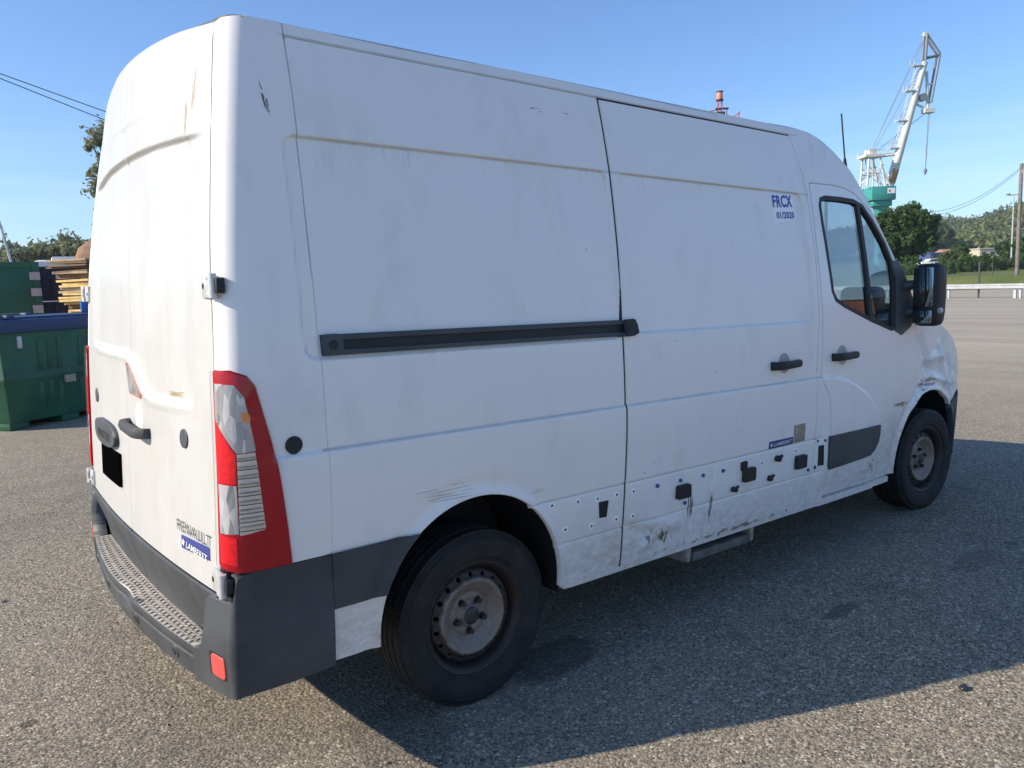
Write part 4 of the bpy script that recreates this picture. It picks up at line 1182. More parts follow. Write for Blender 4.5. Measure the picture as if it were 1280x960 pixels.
# --- wheels
def build_wheel():
    w = empty('wheel'); w.parent = van
    # tyre: outer face towards -y
    R0, hw = 0.337, 0.108
    pr = []
    for (r, y) in [(0.200, -0.085), (0.212, -0.098), (0.222, -0.101), (0.232, -0.1035), (0.236, -0.1085), (0.240, -0.1095), (0.262, -0.1135), (0.285, -0.1150), (0.300, -0.1135), (0.304, -0.1125), (0.306, -0.1145), (0.310, -0.1140), (0.312, -0.1105), (0.322, -0.1050), (0.3305, -0.0950), (0.3345, -0.0840), (0.3355, -0.060), (0.3295, -0.058), (0.3295, -0.050), (0.3362, -0.048), (0.337, -0.022), (0.3305, -0.020), (0.3305, -0.012), (0.337, -0.010)]:
        pr.append((r, y))
    pr = pr + [(r, -y) for r, y in pr[::-1]]
    mb = MB(); mb.lathe(pr, 'y', n=96)
    # shoulder blocks
    for k in range(92):
        a = 2 * math.pi * k / 92
        M = Matrix.Rotation(-a, 4, 'Y')
        for s in (-1, 1):
            mb.box(0.312, 0.3362, min(s * 0.064, s * 0.098), max(s * 0.064, s * 0.098), -0.0102, 0.0102, M @ Matrix.Translation((0, 0, 0)))
    mb.build('tyre', MAT['tyre'], w, sharp=35)
    # rim disc with hand holes; lip plane at y = -0.095
    dep = Spl([0.0, 0.036, 0.040, 0.046, 0.050, 0.080, 0.084, 0.092, 0.115, 0.134, 0.141, 0.148, 0.158, 0.178, 0.186], [0.030, 0.030, 0.034, 0.050, 0.052, 0.052, 0.055, 0.050, 0.030, 0.014, 0.012, 0.016, 0.026, 0.036, 0.052])
    def S(x, z):
        r = np.hypot(x, z)
        return np.stack([x, -0.098 + dep(r) * 0.9, z], 1)
    S.flip = False
    nn = normals(S, np.array([0.01]), np.array([0.0]))[0]
    S.flip = bool(nn[1] > 0)
    circ = lambda r, n, cx=0, cz=0: [(cx + r * math.cos(2 * math.pi * i / n), cz + r * math.sin(2 * math.pi * i / n)) for i in range(n)]
    holes = [circ(0.0115, 12, 0.1655 * math.cos(2 * math.pi * (i + .5) / 18), 0.1655 * math.sin(2 * math.pi * (i + .5) / 18)) for i in range(18)]
    g = np.concatenate([-np.arange(0.008, 0.19, 0.008)[::-1], np.arange(0, 0.19, 0.008)])
    panel('rim_disc', circ(0.186, 72), S, MAT['rim'], w, holes=holes, us=g, vs=g, bstep=0.012, flange=0.012, keep=0.3)
    mb = MB(); mb.lathe([(0.186, -0.050), (0.190, -0.060), (0.194, -0.078), (0.200, -0.090), (0.207, -0.094), (0.214, -0.101), (0.219, -0.101), (0.219, -0.094), (0.208, -0.085), (0.20, 0.08), (0.216, 0.095)], 'y', n=72)
    mb.build('rim', MAT['rim'], w)
    MB().lathe([(0.0001, 0.02), (0.17, 0.02), (0.17, 0.05)], 'y', n=32).build('brake_disc', MAT['dark'], w)
    mb = MB(); mb.lathe([(0.0001, -0.078), (0.020, -0.0785), (0.032, -0.076), (0.037, -0.068), (0.038, -0.05)], 'y', n=24)
    mb.build('hub_cap', MAT['bolt'], w)
    for k in range(5):
        a = 2 * math.pi * k / 5 + 0.9
        x, z = 0.063 * math.cos(a), 0.063 * math.sin(a)
        mb = MB(); mb.tube([(x, -0.05, z), (x, -0.076, z)], 0.0115, 6, smooth=False); mb.tube([(x, -0.05, z), (x, -0.056, z)], 0.015, 12)
        mb.build('wheel_bolt', MAT['bolt'], w)
    return w
w0 = build_wheel()
w0.location = (-0.007, -0.860, 0.335)
ZF = 0.335 + 0.0733
for loc, rz in (((3.675, -0.872, ZF), rad(-4)), ((-0.007, 0.860, 0.335), math.pi), ((3.675, 0.872, ZF), math.pi - rad(4))):
    w = copy_tree(w0, van); w.location = loc; w.rotation_euler = (0, rad(37) if rz < 1 else 0, rz)

# --- mirrors
def mirror(s):
    S = S_side(0.004, s < 0)
    base = panel('mirror', [(3.108, 1.705), (3.190, 1.715), (3.290, 1.590), (3.345, 1.490), (3.352, 1.350), (3.300, 1.305), (3.180, 1.262), (3.100, 1.290), (3.125, 1.45), (3.142, 1.60)], S_side(0.008, s < 0), PL, van, step=0.05, flange=0.02)
    mb = MB()
    for z in (1.565, 1.400):
        mb.tube([(3.26, s * 0.965, z - 0.01), (3.29, s * 1.03, z), (3.31, s * 1.09, z)], [0.036, 0.028, 0.030], 10)
    mb.build('mirror_arm', PL, base)
    # housing: rounded shell, narrower below
    v = []; f = []; n = 20; levels = [(1.312, 0.55), (1.322, 0.80), (1.345, 0.93), (1.400, 1.0), (1.50, 1.03), (1.60, 1.02), (1.655, 0.95), (1.678, 0.82), (1.688, 0.55)]
    for z, k in levels:
        for j in range(n):
            a = 2 * math.pi * j / n
            ca, sa = math.cos(a), math.sin(a)
            px = math.copysign(abs(ca) ** 0.55, ca); py = math.copysign(abs(sa) ** 0.55, sa)
            v.append((3.335 + 0.078 * px * k + (0.03 if px > 0 else 0) * (1 - abs(py)), s * (1.104 + 0.078 * py * k), z))
    for i in range(len(levels) - 1):
        for j in range(n): f.append((i * n + j, i * n + (j + 1) % n, (i + 1) * n + (j + 1) % n, (i + 1) * n + j))
    mb = MB(); mb.add(v, f, True); mb.add(v[:n], [tuple(range(n))]); mb.add(v[-n:], [tuple(range(n))])
    hs = mb.build('mirror_housing', MAT['rubber'], base)
    yy = lambda a: s * a
    q = MB(); q.box(3.2495, 3.2570, min(yy(1.044), yy(1.160)), max(yy(1.044), yy(1.160)), 1.432, 1.665); q.build('mirror_glass', MAT['mirror_glass'], base, bevel=0.003)
    q = MB(); q.box(3.2515, 3.2590, min(yy(1.046), yy(1.156)), max(yy(1.046), yy(1.156)), 1.330, 1.408); q.build('wide_angle_glass', MAT['mirror_glass'], base, bevel=0.003)
    q = MB(); q.lathe([(0.0001, -0.02), (0.014, -0.016), (0.020, 0.0), (0.014, 0.016), (0.0001, 0.02)], 'z', (3.30, s * 1.183, 1.405), 14); q.build('mirror_repeater', MAT['lens_clear'], base)
mirror(-1); mirror(1)
# aerial
a0 = Vector(S_top(0.0)(np.array([-0.965]), np.array([t_of(2.745)]))[0])
mb = MB(); mb.tube([a0 - Vector((0, 0, 0.01)), a0 + Vector((-0.010, 0, 0.055))], [0.014, 0.007], 10); mb.tube([a0 + Vector((-0.010, 0, 0.055)), a0 + Vector((-0.060, 0, 0.300))], 0.0045, 8)
mb.build('aerial', MAT['rubber'], van)

# --- cab interior
cab = MAT['grey_trim']
q = MB(); q.box(2.22, 2.26, -0.90, 0.90, 0.45, 1.62); q.box(2.22, 2.26, -0.84, 0.84, 1.62, 2.2); q.build('bulkhead', cab, van)
q = MB(); q.box(2.26, 3.6, -0.93, 0.93, 0.47, 0.50); q.build('cab_floor', MAT['dark'], van)
q = MB(); q.add([(3.22, -0.88, 1.20), (3.30, -0.88, 1.40), (3.72, -0.86, 1.36), (3.72, -0.86, 0.7), (3.36, -0.88, 0.75), (3.22, 0.88, 1.20), (3.30, 0.88, 1.40), (3.72, 0.86, 1.36), (3.72, 0.86, 0.7), (3.36, 0.88, 0.75)],
                [(0, 1, 2, 3, 4), (9, 8, 7, 6, 5), (0, 5, 6, 1), (1, 6, 7, 2), (2, 7, 8, 3), (3, 8, 9, 4), (4, 9, 5, 0)])
dash = q.build('dashboard', cab, van, bevel=0.02)
for y, w_, hh in ((-0.66, 0.13, 0.175), (-0.34, 0.10, 0.15), (0.50, 0.2, 0.13)):
    q = MB(); q.box(3.30, 3.46, y - w_, y + w_, 1.36, 1.385 + hh); q.build('dash_hood', cab, dash, bevel=0.05, seg=4)
def seat(y, w):
    q = MB(); q.box(2.42, 2.92, y - w, y + w, 0.78, 0.95)
    s = q.build('seat', MAT['cloth'], van, bevel=0.04, seg=3)
    q = MB(); M = Matrix.Translation((2.42, y, 0.92)) @ Matrix.Rotation(rad(-10), 4, 'Y')
    q.box(-0.06, 0.07, -w, w, 0.0, 0.60, M); q.build('backrest', MAT['cloth'], s, bevel=0.035, seg=3)
    for dy in ((0,) if w < 0.3 else (-0.22, 0.22)):
        q = MB(); q.box(-0.03, 0.06, dy - 0.125, dy + 0.125, 0.64, 0.82, M); q.build('headrest', MAT['cloth'], s, bevel=0.035, seg=3)
        q = MB(); q.tube([M @ Vector((0.01, dy - 0.05, 0.58)), M @ Vector((0.01, dy - 0.05, 0.66))], 0.006); q.tube([M @ Vector((0.01, dy + 0.05, 0.58)), M @ Vector((0.01, dy + 0.05, 0.66))], 0.006)
        q.build('headrest_post', MAT['chrome'], s)
    q = MB(); q.box(2.42, 2.86, y - w * 0.9, y + w * 0.9, 0.50, 0.78); q.build('seat_base', MAT['dark'], s)
seat(-0.42, 0.42); seat(0.52, 0.25)
ring = [(3.12 + 0.19 * math.cos(t) * 0.45, 0.52 + 0.19 * math.sin(t), 1.26 + 0.19 * math.cos(t) * 0.89) for t in np.linspace(0, 2 * math.pi, 30)]
q = MB(); q.tube(ring, 0.016, 8, caps=False); q.tube([(3.12, 0.52, 1.26), (3.36, 0.52, 1.12)], 0.03, 8); q.tube([(3.12, 0.34, 1.26), (3.12, 0.70, 1.26)], 0.014, 6)
q.build('steering_wheel', MAT['rubber'], van)
# ------------------------------------------------------------------ ground
def ground_mat():
    m = NT('gravelly_asphalt'); co = m.coord()
    warp = m.noise(co, 6, 2)
    q1 = m.n('ShaderNodeTexVoronoi'); m.l(co, q1.inputs['Vector']); q1.inputs['Scale'].default_value = 88
    q2 = m.n('ShaderNodeTexVoronoi'); m.l(co, q2.inputs['Vector']); q2.inputs['Scale'].default_value = 240
    b1 = m.n('ShaderNodeSeparateColor'); m.l(q1.outputs['Color'], b1.inputs[0])
    b2 = m.n('ShaderNodeSeparateColor'); m.l(q2.outputs['Color'], b2.inputs[0])
    vd = q1.outputs['Distance']
    stone = m.ramp(b1.outputs[0], [(0.0, (0.039, 0.034, 0.027)), (0.16, (0.109, 0.093, 0.072)), (0.5, (0.262, 0.222, 0.160)), (0.8, (0.421, 0.356, 0.253)), (0.95, (0.600, 0.513, 0.372)), (1.0, (0.800, 0.758, 0.568))])
    fine = m.ramp(b2.outputs[0], [(0.0, (0.051, 0.045, 0.035)), (0.5, (0.217, 0.183, 0.132)), (1.0, (0.587, 0.501, 0.363))])
    c = m.mix(m.ramp(vd, [(0.42, 0.0), (0.62, 1.0)]), stone, fine)
    big = m.noise(co, 0.45, 5, 0.62); med = m.noise(co, 2.6, 5, 0.65)
    c = m.mix(m.ramp(big, [(0.40, 0.0), (0.75, 0.4)]), c, (0.33, 0.30, 0.245))
    c = m.mix(m.ramp(med, [(0.55, 0.0), (0.74, 0.45)]), c, (0.10, 0.094, 0.084))
    sp = m.voro(co, 1.3, rnd=1.0)
    c = m.mix(m.math('MULTIPLY', m.math('LESS_THAN', sp, 0.045), 0.65), c, (0.071, 0.060, 0.045))
    # scattered larger stones and worn, darker lanes
    q3 = m.n('ShaderNodeTexVoronoi'); m.l(co, q3.inputs['Vector']); q3.inputs['Scale'].default_value = 33
    b3 = m.n('ShaderNodeSeparateColor'); m.l(q3.outputs['Color'], b3.inputs[0])
    pick = m.math('MULTIPLY', m.math('GREATER_THAN', b3.outputs[0], 0.80), m.math('LESS_THAN', q3.outputs['Distance'], m.math('MULTIPLY', b3.outputs[1], 0.38)))
    c = m.mix(m.math('MULTIPLY', pick, 0.75), c, m.ramp(b3.outputs[2], [(0.0, (0.05, 0.047, 0.044)), (0.5, (0.30, 0.275, 0.235)), (1.0, (0.62, 0.585, 0.52))]))
    lane = m.noise(m.mapping(co, scale=(0.16, 1.0, 1), rot=(0, 0, rad(24))), 0.9, 4, 0.6)
    c = m.mix(m.ramp(lane, [(0.50, 0.0), (0.70, 0.38)]), c, (0.13, 0.122, 0.11))
    cr_ = m.n('ShaderNodeTexVoronoi', feature='DISTANCE_TO_EDGE'); m.l(m.mapping(co, loc=(0.4, 0.9, 0)), cr_.inputs['Vector']); cr_.inputs['Scale'].default_value = 0.42
    cw = m.math('ADD', cr_.outputs['Distance'], m.math('MULTIPLY', m.math('SUBTRACT', m.noise(co, 9, 4, 0.7), 0.5), 0.05))
    gap_ = m.math('MULTIPLY', m.math('LESS_THAN', m.math('ABSOLUTE', cw), 0.0035), m.ramp(big, [(0.48, 0.0), (0.60, 0.28)]))
    c = m.mix(gap_, c, (0.05, 0.046, 0.042))
    # dusty worn tracks farther out, paled all round to bounce light onto the van
    tr = m.noise(m.mapping(co, scale=(1.0, 0.10, 1), rot=(0, 0, rad(-14))), 0.7, 4, 0.6)
    sep = m.n('ShaderNodeSeparateXYZ'); m.l(co, sep.inputs[0])
    dx_ = m.math('SUBTRACT', sep.outputs[0], 1.2)
    dist_ = m.math('SQRT', m.math('ADD', m.math('POWER', dx_, 2.0), m.math('POWER', sep.outputs[1], 2.0)))
    far = m.math('MULTIPLY', m.math('SUBTRACT', dist_, 4.2), 0.11, clamp=True)
    c = m.mix(m.math('MULTIPLY', far, m.math('ADD', 0.34, m.math('MULTIPLY', m.ramp(tr, [(0.36, 0.0), (0.66, 1.0)]), 0.42))), c, (0.52, 0.46, 0.365))
    # oily patches
    for (x, y, sx, sy, a) in ((0.44, -0.90, 0.28, 0.15, 0.62), (1.75, -1.45, 0.16, 0.05, 0.55), (2.9, -1.6, 0.25, 0.10, 0.3), (-0.35, -0.95, 0.22, 0.25, 0.35), (-1.7, 0.3, 0.25, 0.35, 0.25), (-1.2, -1.1, 0.15, 0.2, 0.2)):
        d = m.mapping(co, scale=(1 / sx, 1 / sy, 0), loc=(-x / sx, -y / sy, 0))
        ln = m.n('ShaderNodeVectorMath', operation='LENGTH'); m.l(d, ln.inputs[0])
        k = m.math('ADD', ln.outputs['Value'], m.math('MULTIPLY', m.math('SUBTRACT', warp, 0.5), 0.9))
        c = m.mix(m.math('MULTIPLY', m.ramp(k, [(0.75, 1.0), (1.05, 0.0)]), a), c, (0.05, 0.048, 0.046))
    h = m.math('ADD', m.math('MULTIPLY', m.math('SUBTRACT', 0.6, vd), 0.55), m.math('MULTIPLY', b1.outputs[1], 0.9))
    h = m.math('ADD', h, m.math('MULTIPLY', b2.outputs[1], 0.18))
    nrm = m.bump(h, 1.0, 0.0055)
    m.bsdf(c, 0.85, 0, 0.3, 0, nrm)
    return m.m
YR = 71.0
ring = [(YR * math.cos(2 * math.pi * i / 96) + CAM[0], YR * math.sin(2 * math.pi * i / 96) + CAM[1], 0.0) for i in range(96)]
mb = MB(); mb.add(ring, [tuple(range(96))])
tag(mb.build('yard', ground_mat()), 'grey gravelly asphalt yard under the van', 'yard', kind='structure')

def wedge(az):
    """hills stand only in the quarter beyond the guardrail"""
    a = (math.degrees(az) + 180) % 360 - 180
    return float(sstep(-25, -5, np.array(a)) * sstep(52, 40, np.array(a)))
def terrain_z(az, r):
    a = math.degrees(az)
    z = 0.95 * float(sstep(70, 77, np.array(r))) - 0.06 * float(sstep(71, 69, np.array(r)))
    if r > 77: z += 0.015 * (min(r, 330) - 77)
    w = wedge(az)
    ridge = 34 + 3 * math.sin(az * 19 + 0.6) + 2 * math.sin(az * 43 + 1) + 8 * float(sstep(21, 14, np.array(a)))
    z += w * ridge * float(sstep(330, 900, np.array(r)))
    near = 3 + 9 * float(sstep(23.0, 18.5, np.array(a))) + 1.0 * math.sin(az * 40)
    z += w * near * float(sstep(300, 480, np.array(r))) * (1 - float(sstep(480, 800, np.array(r))))
    return z
def polar(az_deg, d, z=None):
    a = rad(az_deg)
    return Vector((CAM[0] + d * math.cos(a), CAM[1] + d * math.sin(a), terrain_z(a, d) if z is None else z))
mb = MB(); rs = [66, 69, 70, 71, 72, 73.5, 75, 76, 77, 80, 90, 110, 140, 190, 250, 300, 340, 380, 420, 460, 500, 560, 640, 720, 800, 900, 1000, 1200, 1500]
NA = 180
v = []
for r in rs:
    for j in range(NA):
        a = 2 * math.pi * j / NA
        v.append((CAM[0] + r * math.cos(a), CAM[1] + r * math.sin(a), terrain_z(a, r)))
f = [(i * NA + j, i * NA + (j + 1) % NA, (i + 1) * NA + (j + 1) % NA, (i + 1) * NA + j) for i in range(len(rs) - 1) for j in range(NA)]
mb.add(v, f, True)
def grass_mat():
    m = NT('rough_grass'); co = m.coord()
    nz = m.noise(co, 0.25, 6, 0.65); n2 = m.noise(co, 3.0, 5, 0.7)
    c = m.mix(m.ramp(nz, [(0.35, 0.0), (0.65, 1.0)]), (0.115, 0.15, 0.035), (0.20, 0.21, 0.065))
    c = m.mix(m.ramp(n2, [(0.45, 0.0), (0.7, 0.6)]), c, (0.07, 0.10, 0.025))
    m.bsdf(c, 0.9, 0, 0.2, 0, m.bump(n2, 0.6, 0.15)); return m.m
tag(mb.build('terrain', grass_mat()), 'grassy bank and low hills beyond the yard', 'terrain', kind='structure')
# ------------------------------------------------------------------ trees
def quads_mesh(name, V):
    """V: (n,4,3)"""
    n = len(V); me = bpy.data.meshes.new(name)
    me.vertices.add(n * 4); me.vertices.foreach_set('co', np.ascontiguousarray(V, dtype=np.float32).ravel())
    me.loops.add(n * 4); me.loops.foreach_set('vertex_index', np.arange(n * 4, dtype=np.int32))
    me.polygons.add(n)
    me.polygons.foreach_set('loop_start', np.arange(0, n * 4, 4, dtype=np.int32))
    me.polygons.foreach_set('loop_total', np.full(n, 4, dtype=np.int32))
    me.update(); me.validate()
    return me
def leaf_mat(name, c0, c1, scale):
    m = NT(name); co = m.coord()
    nz = m.noise(co, scale, 4, 0.6); n2 = m.noise(co, scale * 9, 2, 0.5)
    c = m.mix(m.ramp(nz, [(0.35, 0.0), (0.65, 1.0)]), c0, c1)
    c = m.mix(m.math('MULTIPLY', n2, 0.5), c, tuple(q * 0.45 for q in c0))
    p_ = m.bsdf(c, 0.65, 0, 0.3)
    tr = m.n('ShaderNodeBsdfTranslucent'); m.l(c, tr.inputs[0])
    mx = m.n('ShaderNodeMixShader'); mx.inputs[0].default_value = 0.36
    m.l(p_.outputs[0], mx.inputs[1]); m.l(tr.outputs[0], mx.inputs[2]); m.l(mx.outputs[0], m.out.inputs[0])
    return m.m
LEAF = {
    'dark': leaf_mat('dark_broadleaf', (0.050, 0.105, 0.022), (0.110, 0.185, 0.045), 0.5),
    'mid': leaf_mat('mid_broadleaf', (0.095, 0.140, 0.040), (0.180, 0.225, 0.070), 0.25),
    'olive': leaf_mat('olive_foliage', (0.19, 0.215, 0.115), (0.34, 0.35, 0.20), 0.5),
    'wood': leaf_mat('far_wood', (0.12, 0.17, 0.055), (0.24, 0.27, 0.10), 0.02),
}
BARK = simple('bark', (0.10, 0.08, 0.06), 0.9, var=0.3)
def leaves(cen, rad3, nclump, nleaf, size, rng, shell=0.55, cl=0.24):
    """leaf quads in clumps through an ellipsoid"""
    d = rng.normal(size=(nclump, 3)); d /= np.linalg.norm(d, axis=1)[:, None]
    k = shell + (1 - shell) * rng.random(nclump) ** 0.6
    lump = 1 + 0.22 * np.sin(d[:, 0] * 4 + cen[0]) * np.cos(d[:, 2] * 5 + cen[1]) + 0.15 * np.sin(d[:, 1] * 7 + d[:, 2] * 3)
    c = d * (k * lump)[:, None] * rad3
    c = np.repeat(c, nleaf, 0)
    off = rng.normal(size=c.shape); off /= np.linalg.norm(off, axis=1)[:, None]
    sz = np.repeat(cl * (0.6 + 0.8 * rng.random(nclump)), nleaf)
    c = c + off * (rng.random(len(c)) ** 0.5 * sz)[:, None] * np.mean(rad3)
    nrm = off * 0.7 + rng.normal(size=c.shape) * 0.6 + np.array([0, 0, 0.35])
    nrm /= np.linalg.norm(nrm, axis=1)[:, None]
    a = np.cross(nrm, rng.normal(size=c.shape)); a /= np.linalg.norm(a, axis=1)[:, None]
    b = np.cross(nrm, a)
    s = size * (0.6 + 0.8 * rng.random(len(c)))[:, None]
    P = c + cen
    return np.stack([P - a * s, P - b * s * 0.55, P + a * s, P + b * s * 0.55], 1)
def tree(name, base, h, r, kind, label, seed, n=(170, 42), size=0.2, trunk_h=0.3, cat='tree', group=None, lobes=4):
    rng = np.random.default_rng(seed)
    root = empty(name, base); tag(root, label, cat, group)
    mb = MB()
    mb.tube([(0, 0, -0.3), (0.03 * h, 0, h * 0.25), (0, 0.03 * h, h * 0.5), (0, 0, h * 0.8)], [0.035 * h, 0.028 * h, 0.02 * h, 0.006 * h], 8)
    for i in range(6):
        a = i * 2.4 + seed; z = h * (0.28 + 0.07 * i)
        mb.tube([(0, 0, z), (math.cos(a) * r * 0.4, math.sin(a) * r * 0.4, z + h * 0.12), (math.cos(a) * r * 0.75, math.sin(a) * r * 0.75, z + h * 0.2)], [0.014 * h, 0.009 * h, 0.003 * h], 6)
    mb.build('trunk', BARK, root)
    zc = h * (1 + trunk_h) / 2; rz = h * (1 - trunk_h) / 2
    V = [leaves(np.array([0, 0, zc]), np.array([r * 0.82, r * 0.82, rz * 0.92]), n[0] // 2, n[1], size, rng)]
    for i in range(lobes):
        a = i * 2 * math.pi / lobes + rng.random(); zz = zc + rz * rng.uniform(-0.55, 0.55); q = r * rng.uniform(0.45, 0.62)
        V.append(leaves(np.array([math.cos(a) * q, math.sin(a) * q, zz]), np.array([r * 0.48, r * 0.48, rz * 0.40]), n[0] // (2 * lobes), n[1], size, rng))
    link('crown', quads_mesh('crown', np.concatenate(V)), root, LEAF[kind])
    return root
def shrub(name, base, r, h, kind, label, seed, n=(40, 40), size=0.12, group=None, cat='shrub'):
    rng = np.random.default_rng(seed)
    root = empty(name, base); tag(root, label, cat, group)
    mb = MB()
    for i in range(4): mb.tube([(0, 0, -0.1), (math.cos(i * 1.6) * r * 0.4, math.sin(i * 1.6) * r * 0.4, h * 0.6)], [0.04 * h, 0.01 * h], 5)
    mb.build('stems', BARK, root)
    link('foliage', quads_mesh('foliage', leaves(np.array([0, 0, h * 0.52]), np.array([r, r, h * 0.5]), n[0], n[1], size, rng)), root, LEAF[kind])
    return root

tree('broadleaf_tree', polar(25.15, 104), 8.1, 3.35, 'dark', 'big dark green leafy tree beside the van mirror', 11, n=(300, 60), size=0.24, trunk_h=0.12, lobes=6)
tree('rounded_tree', polar(23.35, 345), 15.0, 6.4, 'mid', 'paler rounded tree right behind the big dark tree', 12, n=(180, 45), size=0.55, trunk_h=0.15)
tree('broadleaf_tree', polar(22.1, 150), 3.9, 1.4, 'dark', 'small dark tree in front of the low white sheds', 13, n=(110, 40), size=0.22, trunk_h=0.1)
tree('broadleaf_tree', polar(19.55, 170), 4.4, 1.9, 'dark', 'low tree between the beige shed and the lamp post', 15, n=(110, 40), size=0.25, trunk_h=0.1)
tree('broadleaf_tree', polar(18.4, 128), 4.2, 2.2, 'dark', 'bushy tree at the foot of the wooden pole', 16, n=(90, 40), size=0.2, trunk_h=0.1)
for i, (az, d, r, h, lab) in enumerate([(21.9, 100, 1.5, 1.5, 'low bush left of the thin fence post'), (20.9, 102, 1.7, 1.7, 'low bush just right of the thin fence post'), (19.95, 104, 1.2, 1.4, 'small bush left of the wooden pole'), (18.75, 106, 1.5, 1.6, 'bush behind the wooden pole at the photo edge'), (22.5, 132, 2.2, 2.6, 'light green bush below the small dark tree')]):
    shrub('bush', polar(az, d), r, h, 'mid' if i in (2, 4) else 'dark', lab, 40 + i, n=(60, 36), size=0.16, group='bushes beyond the grass bank')
# clipped dark hedge
rng = np.random.default_rng(5)
hd = empty('hedge', polar(24, 92)); tag(hd, 'long dark green hedge behind the grass bank', 'hedge')
V = []
a0, a1 = polar(27.5, 93), polar(22.3, 92)
for t in np.linspace(0, 1, 60):
    c = a0.lerp(a1, t) - hd.location
    V.append(leaves(np.array([c.x, c.y, 0.52]), np.array([0.6, 0.6, 0.60]), 10, 26, 0.13, rng))
link('foliage', quads_mesh('foliage', np.concatenate(V)), hd, LEAF['dark'])
mb = MB()
for t in np.linspace(0, 1, 30):
    c = a0.lerp(a1, t) - hd.location; mb.tube([(c.x, c.y, -0.2), (c.x, c.y, 0.9)], 0.04, 5)
mb.build('stems', BARK, hd)
# wooded hillside: one mass
V = []
rng = np.random.default_rng(21)
for i in range(3000):
    az = rng.uniform(4, 48); r = rng.choice([rng.uniform(345, 520), rng.uniform(520, 940)])
    z = terrain_z(rad(az), r)
    h = rng.uniform(5, 9) * (1.0 if r < 520 else 1.25)
    P = polar(az, r)
    V.append(leaves(np.array([P.x, P.y, z + h * 0.45]), np.array([h * 0.48, h * 0.48, h * 0.55]) * rng.uniform(0.8, 1.25), 9, 8, 1.0 if r < 520 else 1.4, rng, cl=0.5))
tag(link('hillside_woods', quads_mesh('hillside_woods', np.concatenate(V)), None, LEAF['wood']), 'dense green woods covering the far hillside', 'woods', kind='stuff')
# left background trees
for i, (az, d, h, r, lab) in enumerate([(84.6, 62, 4.5, 3.4, 'grey-green tree at the left edge behind the green container'), (83.1, 60, 5.6, 3.8, 'tallest grey-green tree behind the green container and mast'), (81.4, 64, 6.1, 3.9, 'grey-green tree behind the dark blue crate stack'), (80.0, 60, 5.8, 3.4, 'grey-green tree behind the stacked boards')]):
    tree('scrubby_tree', polar(az, d, 0), h, r, 'olive', lab, 60 + i, n=(150, 34), size=0.20, trunk_h=0.2, group='trees behind the containers')
tree('tall_tree', polar(77.7, 33, 0), 8.2, 1.05, 'olive', 'tall tree mostly hidden behind the van rear, leaves poking out', 70, n=(170, 40), size=0.085, trunk_h=0.25)

# ------------------------------------------------------------------ guardrail, fence, poles
GALV = simple('galvanised_steel', (0.50, 0.51, 0.52), 0.45, 0.35, var=0.15, scale=3)
gdir = Vector((-0.81, -3.41, 0)).normalized(); gp = Vector((44.45, 13.8, 0)); gn = Vector((gdir.y, -gdir.x, 0))
if gn.x > 0: gn = -gn
gr = empty('guardrail', gp); tag(gr, 'galvanised steel guardrail along the far edge of the yard', 'guardrail')
mb = MB(); wp = [(0.0, 0.50), (0.05, 0.53), (0.05, 0.58), (0.0, 0.615), (0.0, 0.655), (0.05, 0.69), (0.05, 0.745), (0.0, 0.775)]
pts = []
for k in range(31):
    t = -40 + k * 3.0
    for (o_, z) in wp: pts.append(tuple(gdir * t + gn * o_ + Vector((0, 0, z))))
n = len(wp)
mb.add(pts, [(i * n + j, i * n + j + 1, (i + 1) * n + j + 1, (i + 1) * n + j) for i in range(30) for j in range(n - 1)])
mb.build('rail_beam', GALV, gr)
for k in range(-10, 13):
    t = 1.35 + k * 4.0
    c = gdir * t - gn * 0.14
    q = MB(); M = Matrix.Translation(c) @ Matrix.Rotation(math.atan2(gdir.y, gdir.x), 4, 'Z')
    q.box(-0.20, -0.06, -0.05, 0.05, 0, 0.74, M); q.box(0.10, 0.20, -0.05, 0.05, 0, 0.78, M); q.box(-0.14, 0.16, -0.07, 0.03, 0.56, 0.72, M)
    q.build('rail_post', GALV, gr)
# chain-link fence on the bank
FEN = simple('green_fence_wire', (0.05, 0.085, 0.06), 0.6, 0.2, var=0.2)
fn = empty('chain_link_fence', polar(22, 80)); tag(fn, 'thin green chain-link fence on the grass bank', 'fence')
fa, fb_ = polar(27.5, 80) - fn.location, polar(15.5, 80) - fn.location
L = (fb_ - fa).length; npost = int(L / 3.0)
for i in range(npost + 1):
    c = fa.lerp(fb_, i / npost)
    MB().tube([(c.x, c.y, -0.3 + (terrain_z(0, 80) - fn.location.z)), (c.x, c.y, 1.5)], 0.028, 6).build('fence_post', FEN, fn)
mb = MB()
for z in np.linspace(0.05, 1.45, 6): mb.tube([(fa.x, fa.y, z), (fb_.x, fb_.y, z)], 0.006, 4, caps=False)
nd = int(L / 0.22)
for i in range(nd):
    a = fa.lerp(fb_, i / nd); b = fa.lerp(fb_, min(1, (i + 6) / nd))
    mb.tube([(a.x, a.y, 0.05), (b.x, b.y, 1.45)], 0.0035, 3, caps=False); mb.tube([(a.x, a.y, 1.45), (b.x, b.y, 0.05)], 0.0035, 3, caps=False)
tag(mb.build('fence_mesh', FEN, fn), kind='stuff')
pp = polar(21.0, 50, 0)
q = empty('fence_stake', pp); tag(q, 'thin dark steel post standing just behind the guardrail', 'post')
MB().tube([(0, 0, 0), (0, 0, 1.95)], 0.05, 8).build('post', simple('dark_steel', (0.06, 0.07, 0.07), 0.6, var=0.2), q)
MB().tube([(0, 0, 1.95), (-0.12, -0.1, 2.12)], 0.03, 6).build('post_arm', simple('dark_steel_arm', (0.06, 0.07, 0.07), 0.6, var=0.2), q)
